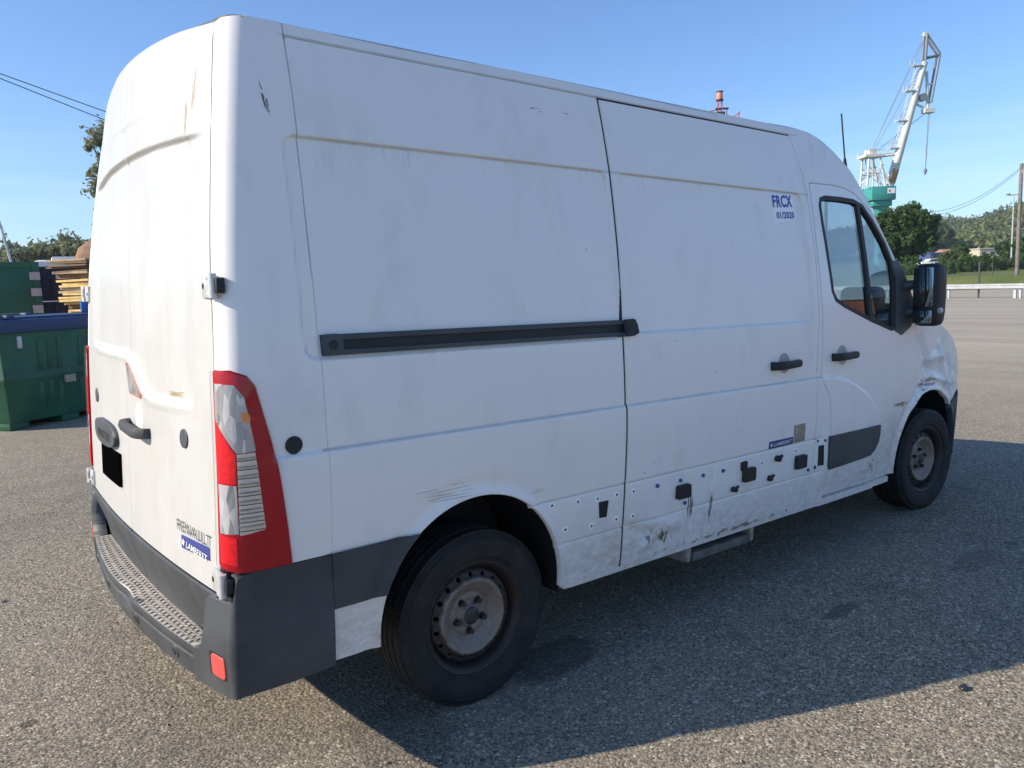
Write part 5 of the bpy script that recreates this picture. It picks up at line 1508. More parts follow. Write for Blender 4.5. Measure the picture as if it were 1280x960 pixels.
# wooden pole with a lamp
WOODP = simple('weathered_pole', (0.19, 0.165, 0.145), 0.9, var=0.35, scale=2)
pl = polar(19.02, 77.5); po = empty('utility_pole', pl); tag(po, 'weathered wooden utility pole with a lamp arm at right edge', 'pole')
q = MB(); q.tube([(0, 0, -0.5), (0, 0.02, 4.5), (0, 0, 9.0)], [0.165, 0.145, 0.12], 12); q.build('pole_shaft', WOODP, po)
rdir = Vector((RT[0], RT[1], 0)).normalized()
q = MB(); q.tube([Vector((0, 0, 8.8)) + rdir * 0.1, Vector((0, 0, 9.2)) + rdir * 0.15, Vector((0, 0, 9.55)) + rdir * 0.5, Vector((0, 0, 9.6)) + rdir * 1.1], 0.035, 6); q.build('lamp_arm', GALV, po)
q = MB(); q.tube([Vector((0, 0, 9.6)) + rdir * 1.0, Vector((0, 0, 9.58)) + rdir * 1.3, Vector((0, 0, 9.52)) + rdir * 1.65], [0.07, 0.14, 0.06], 8); q.build('lamp_head', GALV, po)
q = MB(); q.tube([rdir * -0.22 + Vector((0, 0, 6.0)), rdir * -0.2 + Vector((0, 0, 8.9))], 0.02, 5); q.box(-0.1, 0.1, -0.1, 0.1, 8.2, 8.5); q.build('pole_fitting', GALV, po)
# lamp post behind
lp = polar(19.35, 150); lo_ = empty('lamp_post', lp); tag(lo_, 'tall grey steel lamp post with a flat crosshead behind the pole', 'lamp post')
MB().tube([(0, 0, 0), (0, 0, 10.9)], [0.15, 0.09], 8).build('post', GALV, lo_)
q = MB(); q.tube([rdir * -0.9 + Vector((0, 0, 10.95)), rdir * 1.0 + Vector((0, 0, 11.05))], 0.07, 6); q.build('crosshead', GALV, lo_)
q = MB()
for s in (-0.95, 0.95): q.tube([rdir * (s - 0.35) + Vector((0, 0, 11.05)), rdir * (s + 0.3) + Vector((0, 0, 11.15))], [0.12, 0.18], 6)
q.build('lamp_heads', GALV, lo_)

# overhead cables
CAB = simple('black_cable', (0.012, 0.012, 0.013), 0.6, var=0.1)
def cable(name, a, b, sag, r, label, group):
    a, b = Vector(a), Vector(b); pts = []
    for t in np.linspace(0, 1, 40):
        p_ = a.lerp(b, t); p_.z -= sag * 4 * t * (1 - t); pts.append(p_)
    o_ = MB().tube(pts, r, 5, caps=False).build(name, CAB); tag(o_, label, 'cable', group)
top = pl + Vector((0, 0, 8.75))
cable('overhead_cable', top, polar(30.0, 80, 11.6), 4.0, 0.017, 'upper of two sagging cables left of the wooden pole', 'cables on the wooden pole')
cable('overhead_cable', top - Vector((0, 0, 0.15)), polar(30.0, 80, 11.2), 4.05, 0.017, 'lower of two sagging cables left of the wooden pole', 'cables on the wooden pole')
# pole that carries the other end, behind the van
p2 = polar(30.0, 80); q = empty('utility_pole', p2); tag(q, 'second wooden utility pole hidden behind the van cab', 'pole')
MB().tube([(0, 0, -0.5), (0, 0, 10.9)], [0.2, 0.14], 10).build('pole_shaft', WOODP, q)
cable('overhead_cable', (-6.62, 17.28, 8.65), (16.72, 27.08, 4.57), 0.0, 0.012, 'upper of two cables crossing the sky left of the van', 'cables left of the van')
cable('overhead_cable', (-6.49, 17.24, 8.85), (16.42, 27.15, 3.82), 0.0, 0.012, 'lower of two cables crossing the sky left of the van', 'cables left of the van')

# ------------------------------------------------------------------ harbour crane
CW = simple('chalky_white_steel', (0.66, 0.65, 0.61), 0.6, var=0.12, scale=0.5)
CG = simple('grey_steel', (0.20, 0.22, 0.25), 0.6, var=0.15, scale=0.5)
TEAL = simple('teal_paint', (0.045, 0.30, 0.27), 0.5, var=0.12, scale=0.4)
RUST = simple('rust_orange', (0.42, 0.22, 0.09), 0.8, var=0.3, scale=1.0)
cb = polar(26.63, 171, 0)
crn = empty('harbour_crane', cb, math.atan2(rdir.y, rdir.x)); tag(crn, 'white harbour crane with raised jib on a teal column', 'crane')
K = 6.52
def cu_(px, py, d=0.0): return Vector(((px - 1100) / K, d, 1.58 + (338 - py) / K))
def bar(mb, a, b, r, n=6): mb.tube([a, b], r, n)
q = MB(); q.tube([Vector((-0.2, 0, 0)), Vector((-0.2, 0, 14.2))], 0.95, 16); q.tube([Vector((-0.2, 0, 12.5)), Vector((-0.2, 0, 14.2))], [0.95, 1.5], 16); q.tube([Vector((-0.2, 0, 0)), Vector((-0.2, 0, 1.2))], 2.0, 16); q.build('column', TEAL, crn, sharp=40)
q = MB(); q.box(-2.9, 1.75, -2.2, 2.2, 15.3, 17.9); q.box(-2.4, 1.3, -1.7, 1.7, 14.2, 15.3); tp = q.build('slewing_platform', TEAL, crn, bevel=0.15)
q = MB(); q.box(0.1, 1.5, -2.26, -2.2, 16.5, 17.5); q.build('sign_board', MAT['sticker'], tp)
q = MB(); q.box(0.25, 0.55, -2.30, -2.26, 16.8, 17.2); q.build('sign_mark', MAT['reflector'], tp)
# A-frame tower
q = MB()
for d in (-1.5, 1.5):
    bar(q, cu_(1077, 232, d), cu_(1079, 193, d), 0.22); bar(q, cu_(1100, 232, d), cu_(1092, 193, d), 0.20); bar(q, cu_(1084, 232, d), cu_(1083, 193, d), 0.13); bar(q, cu_(1106, 232, d), cu_(1093, 205, d), 0.2)
    bar(q, cu_(1077, 222, d), cu_(1097, 205, d), 0.10); bar(q, cu_(1096, 222, d), cu_(1079, 207, d), 0.10); bar(q, cu_(1077, 215, d), cu_(1096, 215, d), 0.12)
for x, y in ((1078, 212), (1095, 212), (1079, 194), (1092, 194), (1077, 225)): bar(q, cu_(x, y, -1.5), cu_(x, y, 1.5), 0.12)
q.build('machinery_tower', CW, crn)
q = MB(); q.box(*sorted((cu_(1073, 0).x, cu_(1096, 0).x)), -1.9, 1.9, cu_(0, 195).z, cu_(0, 192).z)
for x in (1074, 1081, 1088, 1095):
    for d in (-1.85, 1.85): bar(q, cu_(x, 192, d), cu_(x, 186.5, d), 0.07)
for d in (-1.85, 1.85): bar(q, cu_(1074, 187, d), cu_(1095, 187, d), 0.08)
q.box(cu_(1080, 0).x, cu_(1090, 0).x, -1.2, 1.2, cu_(0, 192).z, cu_(0, 185).z)
bar(q, cu_(1096, 194), cu_(1114, 192), 0.22); bar(q, cu_(1096, 191), cu_(1114, 189), 0.10)
for x in (1100, 1105, 1110): bar(q, cu_(x, 194), cu_(x, 188), 0.06)
q.build('top_platform', CW, crn)
# jib
foot, head = cu_(1109.5, 231), cu_(1149.5, 82)
q = MB(); q.tube([foot, foot.lerp(head, 0.12), foot.lerp(head, 0.5), head], [0.75, 0.85, 0.72, 0.55], 10); jb = q.build('jib', CW, crn, sharp=40)
q = MB(); q.tube([foot.lerp(head, 0.03) + Vector((0.05, -0.25, 0)), foot.lerp(head, 0.14) + Vector((0.05, -0.27, 0))], 0.72, 10); q.build('rust_patch', RUST, jb)
q = MB(); ofs = Vector((-1.25, 0, 0.35))
for d in (-0.35, 0.35):
    bar(q, foot.lerp(head, 0.25) + ofs + Vector((0, d, 0)), foot.lerp(head, 0.97) + ofs + Vector((0, d, 0)), 0.06)
for i in range(30):
    p_ = foot.lerp(head, 0.25 + 0.72 * i / 29) + ofs
    bar(q, p_ + Vector((0, -0.35, 0)), p_ + Vector((0, 0.35, 0)), 0.045)
    if i % 3 == 0: bar(q, p_, p_ - ofs, 0.05)
for t in (0.3, 0.52, 0.76, 0.96):
    p_ = foot.lerp(head, t) + ofs; q.box(p_.x - 0.9, p_.x + 0.8, -0.7, 0.7, p_.z - 0.1, p_.z + 0.05)
    for d in (-0.7, 0.7): bar(q, Vector((p_.x - 0.9, d, p_.z)), Vector((p_.x - 0.9, d, p_.z + 1.0)), 0.05); bar(q, Vector((p_.x - 0.9, d, p_.z + 1.0)), Vector((p_.x + 0.8, d, p_.z + 1.0)), 0.05)
q.build('jib_ladder', CW, jb)
q = MB()
for d in (-0.55, 0.55):
    bar(q, cu_(1148.5, 80, d), cu_(1149.6, 50, d), 0.26); bar(q, cu_(1149.6, 50, d), cu_(1166.5, 74, d), 0.24); bar(q, cu_(1166.5, 74, d), cu_(1151, 77, d), 0.2); bar(q, cu_(1166, 75, d), cu_(1157, 131, d), 0.22)
for x, y in ((1149.6, 50), (1166, 75), (1157, 130)): bar(q, cu_(x, y, -0.55), cu_(x, y, 0.55), 0.2)
q.build('fly_jib', CG, crn)
q = MB()
bar(q, cu_(1152, 93), cu_(1155, 143), 0.3); bar(q, cu_(1139, 131), cu_(1156, 140), 0.22); bar(q, cu_(1139, 131), cu_(1151, 124), 0.18); bar(q, cu_(1150, 138), cu_(1162, 140), 0.35, 8)
q.box(cu_(1149, 0).x, cu_(1162, 0).x, -0.8, 0.8, cu_(0, 143).z, cu_(0, 138).z); bar(q, cu_(1152, 109), cu_(1159, 108), 0.15)
q.build('head_frame', CW, crn)
q = MB(); q.tube([cu_(1148, 124, -0.5), cu_(1148, 124, 0.5)], 0.72, 14); q.build('cable_drum', CG, crn, sharp=40)
q = MB(); q.tube([cu_(1149.6, 49, -0.3), cu_(1149.6, 49, 0.3)], 0.5, 10); q.build('head_sheave', CW, crn)
q = MB()
for a, b in ((cu_(1146, 56, -.4), cu_(1085, 186, -.4)), (cu_(1146, 56, .4), cu_(1087, 186, .4)), (cu_(1148, 82), cu_(1089, 186)), (cu_(1152, 143), cu_(1092, 187)), (cu_(1155.5, 144), cu_(1154, 212)), (cu_(1157, 144), cu_(1154.3, 212))): bar(q, a, b, 0.05, 4)
q.build('stay_cables', CG, crn)
q = MB(); q.tube([cu_(1154, 211), cu_(1154, 214), cu_(1153.8, 218)], [0.3, 0.35, 0.12], 8); q.build('hook_block', CG, crn)

# ------------------------------------------------------------------ red mast seen over the van roof
REDP = simple('faded_red_paint', (0.50, 0.10, 0.07), 0.6, var=0.2, scale=1)
DRK = simple('dark_fitting', (0.05, 0.05, 0.06), 0.6, var=0.2)
rm = empty('beacon_tower', polar(36.84, 72.5, 0.15)); tag(rm, 'red steel mast with an orange drum beacon above the van roof', 'mast')
q = MB()
for x in (-0.7, 0.7):
    for y in (-0.7, 0.7): q.tube([(x * 1.6, y * 1.6, 0), (x, y, 15.3)], 0.07, 6)
for k in range(8):
    z0 = k * 1.9; z1 = z0 + 1.9; w0_ = 1.12 - 0.42 * z0 / 15.3; w1_ = 1.12 - 0.42 * z1 / 15.3
    for s in (-1, 1):
        q.tube([(-w0_, s * w0_, z0), (w1_, s * w1_, z1)], 0.035, 4); q.tube([(s * w0_, -w0_, z0), (s * w1_, w1_, z1)], 0.035, 4)
q.build('mast_frame', REDP, rm)
RL = Matrix.Rotation(math.atan2(rdir.y, rdir.x), 4, 'Z')
q = MB()
for s in (-0.14, 0.17):
    for d in (-0.15, 0.15): q.tube([RL @ Vector((s, d, 15.6)), RL @ Vector((s, d, 16.65))], 0.035, 5)
q.tube([RL @ Vector((-0.9, 0, 15.75)), RL @ Vector((0.5, 0, 15.95))], 0.05, 5); q.tube([RL @ Vector((0.6, 0, 14.8)), RL @ Vector((0.62, 0, 15.95))], 0.04, 5)
q.tube([RL @ Vector((0.9, 0, 15.0)), RL @ Vector((1.65, 0, 15.55))], 0.05, 5); q.tube([RL @ Vector((1.6, 0, 14.8)), RL @ Vector((1.7, 0, 15.7))], 0.05, 5)
q.build('top_frame', REDP, rm)
q = MB(); q.lathe([(0.0001, 16.72), (0.24, 16.72), (0.27, 16.95), (0.26, 17.2), (0.23, 17.32), (0.0001, 17.32)], 'z', n=16); q.build('beacon_drum', simple('orange_drum', (0.72, 0.25, 0.13), 0.5, var=0.2, scale=3), rm, sharp=40)
q = MB(); q.lathe([(0.0001, 16.62), (0.33, 16.62), (0.33, 16.72), (0.0001, 16.72)], 'z', n=16); q.lathe([(0.0001, 17.32), (0.31, 17.32), (0.31, 17.40), (0.0001, 17.42)], 'z', n=16); q.build('beacon_rims', DRK, rm, sharp=40)
q = MB(); q.box(-0.35, 0.4, -0.3, 0.3, 15.40, 15.65, RL); q.build('motor_box', DRK, rm)
q = MB(); q.box(-0.35, 0.75, -0.1, 0.1, 15.88, 16.02, RL); q.build('cross_beam', DRK, rm)

# ------------------------------------------------------------------ far sheds and parked things
def shed(name, az, d, w, h, dep, wall, roofc, label, windows=4, rise=0.8, flat=False):
    p_ = polar(az, d); o_ = empty(name, p_, math.atan2(rdir.y, rdir.x)); tag(o_, label, 'building')
    q = MB(); q.box(-w / 2, w / 2, 0, dep, -1, h); q.build('wall', wall, o_)
    q = MB()
    if flat: q.box(-w / 2 - 0.3, w / 2 + 0.3, -0.3, dep + 0.3, h, h + 0.35)
    else: q.add([(-w / 2 - .3, -.4, h), (w / 2 + .3, -.4, h), (w / 2 + .3, dep + .4, h), (-w / 2 - .3, dep + .4, h), (-w / 2 - .3, dep / 2, h + rise), (w / 2 + .3, dep / 2, h + rise)], [(0, 1, 5, 4), (2, 3, 4, 5), (1, 2, 5), (3, 0, 4), (3, 2, 1, 0)])
    q.build('roof', roofc, o_)
    for i in range(windows):
        x = -w / 2 + w * (i + 0.5) / windows
        q = MB(); q.box(x - w * 0.06 - 0.2, x + w * 0.06 + 0.2, -0.06, 0.0, h * 0.35, h * 0.75); q.build('window', DRK, o_)
BEI = simple('beige_render', (0.52, 0.45, 0.33), 0.8, var=0.1); WHI = simple('white_render', (0.72, 0.71, 0.68), 0.7, var=0.08); BLU = simple('blue_roof', (0.05, 0.08, 0.20), 0.6, var=0.1); ROO = simple('pale_roof', (0.50, 0.47, 0.43), 0.7, var=0.1)
shed('workshop', 20.35, 300, 8.2, 3.6, 10, BEI, ROO, 'beige flat-roofed shed below the wooded hill', 3, flat=True)
shed('workshop', 21.35, 310, 5.0, 2.6, 8, WHI, ROO, 'small white shed left of the beige shed', 2)
shed('workshop', 23.2, 255, 5.2, 2.8, 7, BLU, BLU, 'dark blue shed right of the big dark tree', 2, rise=0.3)
shed('workshop', 18.55, 260, 6.0, 1.6, 6, TEAL, TEAL, 'teal shed behind the wooden pole', 1, flat=True)
shed('workshop', 22.3, 330, 7.0, 3.0, 8, WHI, simple('terracotta_roof', (0.40, 0.20, 0.13), 0.8, var=0.15), 'white house with red roof behind the small dark tree', 3, rise=1.2)
def parked_car(az, d, col, label, L=4.2, hgt=1.5, turn=0.0):
    p_ = polar(az, d); o_ = empty('parked_car', p_, math.atan2(rdir.y, rdir.x) + turn); tag(o_, label, 'car', 'cars parked beyond the hedge')
    a = L / 2
    q = MB(); s = [(-a, 0.35), (-a, 0.85), (-a * 0.92, 0.98), (-a * 0.55, 1.02), (-a * 0.30, hgt), (a * 0.45, hgt), (a * 0.75, 0.98), (a * 0.98, 0.88), (a, 0.5), (a, 0.35)]
    n = len(s); q.add([(x, -0.85, z) for x, z in s] + [(x, 0.85, z) for x, z in s], [tuple(range(n)), tuple(range(2 * n - 1, n - 1, -1))] + [(i, (i + 1) % n, n + (i + 1) % n, n + i) for i in range(n)])
    q.build('body', simple('car_paint', col, 0.3, coat=0.5, var=0.03), o_, bevel=0.05)
    q = MB(); w_ = [(-a * 0.42, 1.04), (-a * 0.24, hgt - 0.08), (a * 0.40, hgt - 0.08), (a * 0.60, 1.04)]
    q.add([(x, -0.87, z) for x, z in w_], [(0, 1, 2, 3)]); q.add([(x, 0.87, z) for x, z in w_], [(3, 2, 1, 0)]); q.build('side_window', DRK, o_)
    for x in (-a * 0.62, a * 0.62):
        for y in (-0.78, 0.78):
            q = MB(); q.lathe([(0.0001, -0.1), (0.31, -0.1), (0.31, 0.1), (0.0001, 0.1)], 'y', (x, y, 0.31), 16); q.build('wheel', MAT['rubber'], o_, sharp=40)
parked_car(23.65, 150, (0.75, 0.75, 0.75), 'white car beyond the hedge right of the big tree')
parked_car(23.2, 158, (0.62, 0.64, 0.66), 'silver car just right of the white car', turn=0.3)
parked_car(21.35, 190, (0.70, 0.70, 0.70), 'pale car in front of the small white shed')
parked_car(20.2, 180, (0.72, 0.71, 0.69), 'pale car below the beige shed', turn=-0.2)
parked_car(19.65, 176, (0.55, 0.55, 0.56), 'grey car right of the pale car below the beige shed', turn=0.2)

# ------------------------------------------------------------------ left yard: bins, containers, boards
GRN = simple('green_plastic', (0.015, 0.098, 0.052), 0.55, var=0.35, scale=2.2)
LID = simple('blue_plastic', (0.022, 0.050, 0.13), 0.5, var=0.2, scale=3)
def bulk_bin(loc, rz, label):
    o_ = empty('bulk_bin', loc, rz); tag(o_, label, 'bin', 'green insulated bins with blue lids')
    Lx, Ly, H = 1.75, 1.15, 1.22
    # local: x along the front, y away from the viewer; walls lean outwards towards the top
    def ring(z, k): return [(-0.09 * k, -0.07 * k, z), (Lx + 0.09 * k, -0.07 * k, z), (Lx + 0.09 * k, Ly + 0.07 * k, z), (-0.09 * k, Ly + 0.07 * k, z)]
    q = MB(); lv = [(0.09, 0.0), (0.60, 0.42), (0.62, 0.55), (0.66, 0.55), (0.68, 0.48), (H, 1.0)]
    v = [p_ for z, k in lv for p_ in ring(z, k)]
    f = [(i * 4 + j, i * 4 + (j + 1) % 4, (i + 1) * 4 + (j + 1) % 4, (i + 1) * 4 + j) for i in range(len(lv) - 1) for j in range(4)] + [(3, 2, 1, 0)]
    q.add(v, f); q.build('tub', GRN, o_, bevel=0.018)
    for x in (0.42, 0.56, 0.70, 1.02, 1.16, 1.30):
        for z0, z1, k0, k1 in ((0.24, 0.57, 0.07, 0.39), (0.72, 1.12, 0.53, 0.90)):
            q = MB(); y0, y1 = -0.07 * k0, -0.07 * k1
            q.add([(x, y0 - 0.009, z0), (x + 0.07, y0 - 0.009, z0), (x + 0.07, y0 + 0.02, z0), (x, y0 + 0.02, z0), (x, y1 - 0.009, z1), (x + 0.07, y1 - 0.009, z1), (x + 0.07, y1 + 0.02, z1), (x, y1 + 0.02, z1)], [(0, 3, 2, 1), (4, 5, 6, 7), (0, 1, 5, 4), (1, 2, 6, 5), (2, 3, 7, 6), (3, 0, 4, 7)])
            q.build('rib', GRN, o_, bevel=0.008)
    for x in (0.0, Lx / 2 - 0.14, Lx - 0.28):
        q = MB(); q.box(x + 0.01, x + 0.27, 0.03, Ly - 0.03, 0.0, 0.10); q.build('foot', GRN, o_, bevel=0.012)
    q = MB(); q.box(-0.13, Lx + 0.13, -0.11, Ly + 0.11, H - 0.01, H + 0.155); lid = q.build('lid', LID, o_, bevel=0.02)
    q = MB(); q.box(0.02, Lx - 0.02, 0.04, Ly - 0.04, H + 0.15, H + 0.185); q.build('lid_panel', LID, lid, bevel=0.012)
    for x in (0.0, 0.14, Lx - 0.1):
        q = MB(); q.box(x - 0.06, x + 0.05, -0.04, 0.10, H + 0.15, H + 0.215); q.build('lid_knob', LID, lid, bevel=0.02)
    for x in (0.15, Lx - 0.2):
        q = MB(); q.box(x, x + 0.06, -0.085, -0.055, H - 0.20, H - 0.05); q.build('latch', GALV, o_, bevel=0.006)
    q = MB(); q.box(0.78, 0.93, -0.066, -0.035, 0.52, 0.62); q.build('worn_label', MAT['tan_sticker'], o_)
    return o_
e1 = Vector((0.857, 0.515, 0)); e2 = Vector((-0.515, 0.857, 0)); rz = math.atan2(e1.y, e1.x)
bA = Vector((-0.60, 8.06, 0))
bulk_bin(bA, rz, 'nearest green bin with blue lid beside the van rear')
bulk_bin(bA + e2 * 1.50 - e1 * 0.10, rz, 'green bin standing directly behind the nearest one')
bulk_bin(bA + e2 * 3.0 + e1 * 0.12, rz, 'farthest green bin of the row, only its blue lid showing')
# loose slats on the lids
for i, (a, b, L_, lab) in enumerate([(1.62, 0.35, 1.2, 'weathered slat lying on the middle bin lid'), (3.1, 0.3, 0.9, 'short weathered slat on the farthest bin lid')]):
    p_ = bA + e2 * a + e1 * b + Vector((0, 0, 1.408))
    q = MB(); q.box(0, L_, -0.05, 0.05, 0, 0.025); o_ = q.build('wooden_slat', simple('grey_slat', (0.26, 0.19, 0.12), 0.9, var=0.3), bevel=0.004); o_.location = p_; o_.rotation_euler = (0, 0, rz + 0.05); tag(o_, lab, 'slat')

# green steel container
gc = polar(84.55, 20.6, 0)
DGRN = simple('dark_green_steel', (0.018, 0.115, 0.062), 0.55, var=0.25, scale=0.8)
ax = Vector((math.sin(rad(82.5)), -math.cos(rad(82.5)), 0))      # to the right as seen from the camera
co_ = empty('green_container', polar(82.52, 20.2, 0), math.atan2(ax.y, ax.x)); tag(co_, 'dark green steel container with three pale patches on its edge', 'container')
q = MB(); q.box(-6.0, 0.0, 0.0, 2.4, 0.15, 2.40); q.build('shell', DGRN, co_, bevel=0.02)
q = MB(); q.box(-0.10, 0.025, -0.03, 0.10, 0, 2.46); q.box(-6.0, 0.0, -0.025, 0.08, 2.34, 2.46); q.box(-6.0, 0, -0.025, 0.08, 0.05, 0.2); q.build('frame', DGRN, co_, bevel=0.01)
for z in (2.15, 1.80, 1.43):
    q = MB(); q.box(-0.17, 0.03, -0.036, -0.026, z - 0.085, z + 0.085); q.build('pale_patch', simple('pale_patch', (0.50, 0.42, 0.40), 0.8, var=0.15), co_)
for k in range(1, 7):
    q = MB(); q.box(-0.9 * k - 0.04, -0.9 * k + 0.04, -0.02, 0.02, 0.2, 2.34); q.build('stiffener', DGRN, co_, bevel=0.008)
# dark blue crate stack
DBL = simple('dark_blue_plastic', (0.020, 0.032, 0.075), 0.55, var=0.2, scale=2)
for k in range(3):
    cs = empty('plastic_crate', polar(82.60, 20.9, 0.8 * k), math.atan2(ax.y, ax.x))
    tag(cs, ('bottom', 'middle', 'topmost')[k] + ' dark blue lattice crate of the stack behind the bins', 'crate', 'stacked dark blue crates')
    q = MB(); q.box(0.04, 0.92, 0.06, 1.1, 0.02, 0.76); q.build('shell', DBL, cs)
    for x in np.linspace(0, 0.90, 4):
        q = MB(); q.box(x, x + 0.05, -0.005, 0.07, 0, 0.78); q.build('upright', DBL, cs)
    for z in (0.0, 0.24, 0.50, 0.73):
        q = MB(); q.box(0.052, 0.90, 0.003, 0.065, z, z + 0.05); q.build('crossbar', DBL, cs)
    if k == 2:
        q = MB(); q.box(0.36, 0.52, -0.012, -0.006, 0.50, 0.66); q.build('paper_label', simple('grey_label', (0.28, 0.30, 0.34), 0.7, var=0.1), cs)
# bundles of boards: sunlit ends face left, long faces in shade
YEL = simple('fresh_board', (0.74, 0.50, 0.19), 0.8, var=0.25, scale=4); GRYB = simple('weathered_board', (0.42, 0.31, 0.19), 0.85, var=0.3, scale=4); BRNB = simple('brown_board', (0.20, 0.125, 0.07), 0.85, var=0.3, scale=4)
rngb = random.Random(3)
corner = polar(79.85, 17.6, 0)
ba = rad(79.85 + 38)
fL = Vector((-math.sin(rad(79.85 - 48)), math.cos(rad(79.85 - 48)), 0))   # along the sunlit face, to the left and away
fR = Vector((math.cos(rad(79.85 - 48)), math.sin(rad(79.85 - 48)), 0))    # along the shaded face, to the right and away
zz = 0.0
bund = [('bottom', 6, 0.048, 0.64, GRYB), ('second', 8, 0.045, 0.66, YEL), ('third', 9, 0.045, 0.70, YEL), ('fourth', 9, 0.048, 0.80, YEL), ('topmost', 6, 0.042, 1.05, GRYB)]
for bi, (nm, cnt, th, wd, mt) in enumerate(bund):
    o_ = empty('board_bundle', corner + Vector((0, 0, zz)), math.atan2(fR.y, fR.x)); tag(o_, nm + ' bundle in the tall stack of boards behind the bins', 'bundle', 'stacked board bundles')
    for s in (0.15, 0.75, 1.35):
        q = MB(); q.box(s, s + 0.09, 0.02, wd - 0.06, 0.0, 0.085); q.build('bearer', BRNB, o_)
    zb = 0.085
    for k in range(cnt):
        x0 = rngb.uniform(0, 0.08); y0 = rngb.uniform(-0.02, 0.05); w2 = wd + rngb.uniform(-0.12, 0.08)
        t2 = th * rngb.uniform(0.7, 1.1)
        q = MB(); q.box(x0, 1.9 + rngb.uniform(-.1, .1), y0, y0 + w2, 0, t2)
        b_ = q.build('board', rngb.choice([mt, mt, GRYB]) if mt is YEL else rngb.choice([mt, BRNB]), o_)
        b_.location = (0, 0, zb); b_.rotation_euler = (rad(rngb.uniform(-1.4, 1.4)) if bi > 2 else 0, 0, rad(rngb.uniform(-1.5, 1.5)))
        zb += th + (0.004 if bi <= 2 else 0.008)
    zz += zb + 0.01
# blue drum-like box by the boards
q = MB(); q.box(0, 0.30, 0, 0.5, 0, 0.22); o_ = q.build('blue_box', simple('bright_blue', (0.03, 0.14, 0.42), 0.5, var=0.1), bevel=0.01)
pb = polar(80.35, 16.9, 0); o_.location = (pb.x, pb.y, 1.36); o_.rotation_euler = (0, 0, math.atan2(ax.y, ax.x)); tag(o_, 'small bright blue box beside the stacked boards', 'box')
q = MB(); q.box(-0.6, 0.5, -0.02, 0.55, 0, 1.34); q.box(-0.62, 0.52, -0.05, 0.58, 1.34, 1.358); o_ = q.build('crate_stand', DBL, bevel=0.01); o_.location = (pb.x, pb.y, 0); o_.rotation_euler = (0, 0, math.atan2(ax.y, ax.x)); tag(o_, 'dark blue stand under the small bright blue box', 'stand')
# rusty mound of tarpaulin
mb = MB(); n = 20; lv = [(1.45, 0), (1.35, 1.2), (1.1, 2.2), (0.75, 2.9), (0.33, 3.2), (0.001, 3.27)]
v = [(r * (1 + 0.10 * math.sin(3 * a + z)) * math.cos(a), r * (1 + 0.08 * math.cos(5 * a)) * math.sin(a), z) for r, z in lv for a in [2 * math.pi * j / n for j in range(n)]]
mb.add(v, [(i * n + j, i * n + (j + 1) % n, (i + 1) * n + (j + 1) % n, (i + 1) * n + j) for i in range(len(lv) - 1) for j in range(n)], True)
o_ = mb.build('tarpaulin_mound', simple('rust_brown_tarp', (0.26, 0.15, 0.09), 0.9, var=0.25, bump=0.5, bscale=8, bdist=0.05)); o_.location = polar(78.4, 23, 0); tag(o_, 'rust-brown covered mound rising behind the stacked boards', 'mound')
# white camper behind the container
cp = empty('camper_van', polar(82.1, 28, 0), math.atan2(ax.y, ax.x)); tag(cp, 'white camper whose roof shows above the blue crates', 'camper')
q = MB(); q.box(-0.3, 1.6, 0, 4.5, 0.5, 2.85); q.build('body', WHI, cp, bevel=0.12)
q = MB(); q.box(0.3, 1.0, -0.02, 0.0, 2.25, 2.55); q.build('rear_window', DRK, cp)
q = MB(); q.box(0.2, 1.1, 0.8, 2.0, 2.85, 2.98); q.build('roof_hatch', WHI, cp, bevel=0.03)
for y in (0.7, 3.6):
    for x in (-0.2, 1.4):
        q = MB(); q.lathe([(0.0001, -0.1), (0.33, -0.1), (0.33, 0.1), (0.0001, 0.1)], 'x', (x, y, 0.33), 16); q.build('wheel', MAT['rubber'], cp, sharp=40)
# sailing boat mast
sb = empty('sailing_boat', polar(84.0, 48, 0), math.atan2(ax.y, ax.x)); tag(sb, 'sailing boat whose leaning bare mast shows over the green container', 'boat')
q = MB(); q.add([(-4, 0, 1.4), (-3.4, -1.1, 1.4), (2.5, -1.1, 1.4), (4.2, 0, 1.6), (2.5, 1.1, 1.4), (-3.4, 1.1, 1.4), (-3, 0, 0.3), (3, 0, 0.3)], [(0, 1, 2, 3, 4, 5), (0, 6, 1), (1, 6, 7, 2), (2, 7, 3), (3, 7, 4), (4, 7, 6, 5), (5, 6, 0)]); q.build('hull', WHI, sb)
q = MB(); q.tube([(0.45, 0, 1.4), (-0.25, 0, 6.0)], [0.08, 0.05], 8); q.build('mast', GALV, sb)
q = MB(); q.tube([(-0.25, 0, 6.0), (-0.85, 0, 1.5)], 0.012, 4); q.tube([(-0.25, 0, 5.9), (1.2, 0, 1.5)], 0.008, 4); q.tube([(-0.3, 0, 4.4), (0.5, 0, 4.35)], 0.02, 4); q.build('rigging', CG, sb)
for s in (-1.5, 1.5):
    q = MB(); q.box(s - 0.2, s + 0.2, -0.4, 0.4, 0, 0.45); q.build('cradle', BRNB, sb)

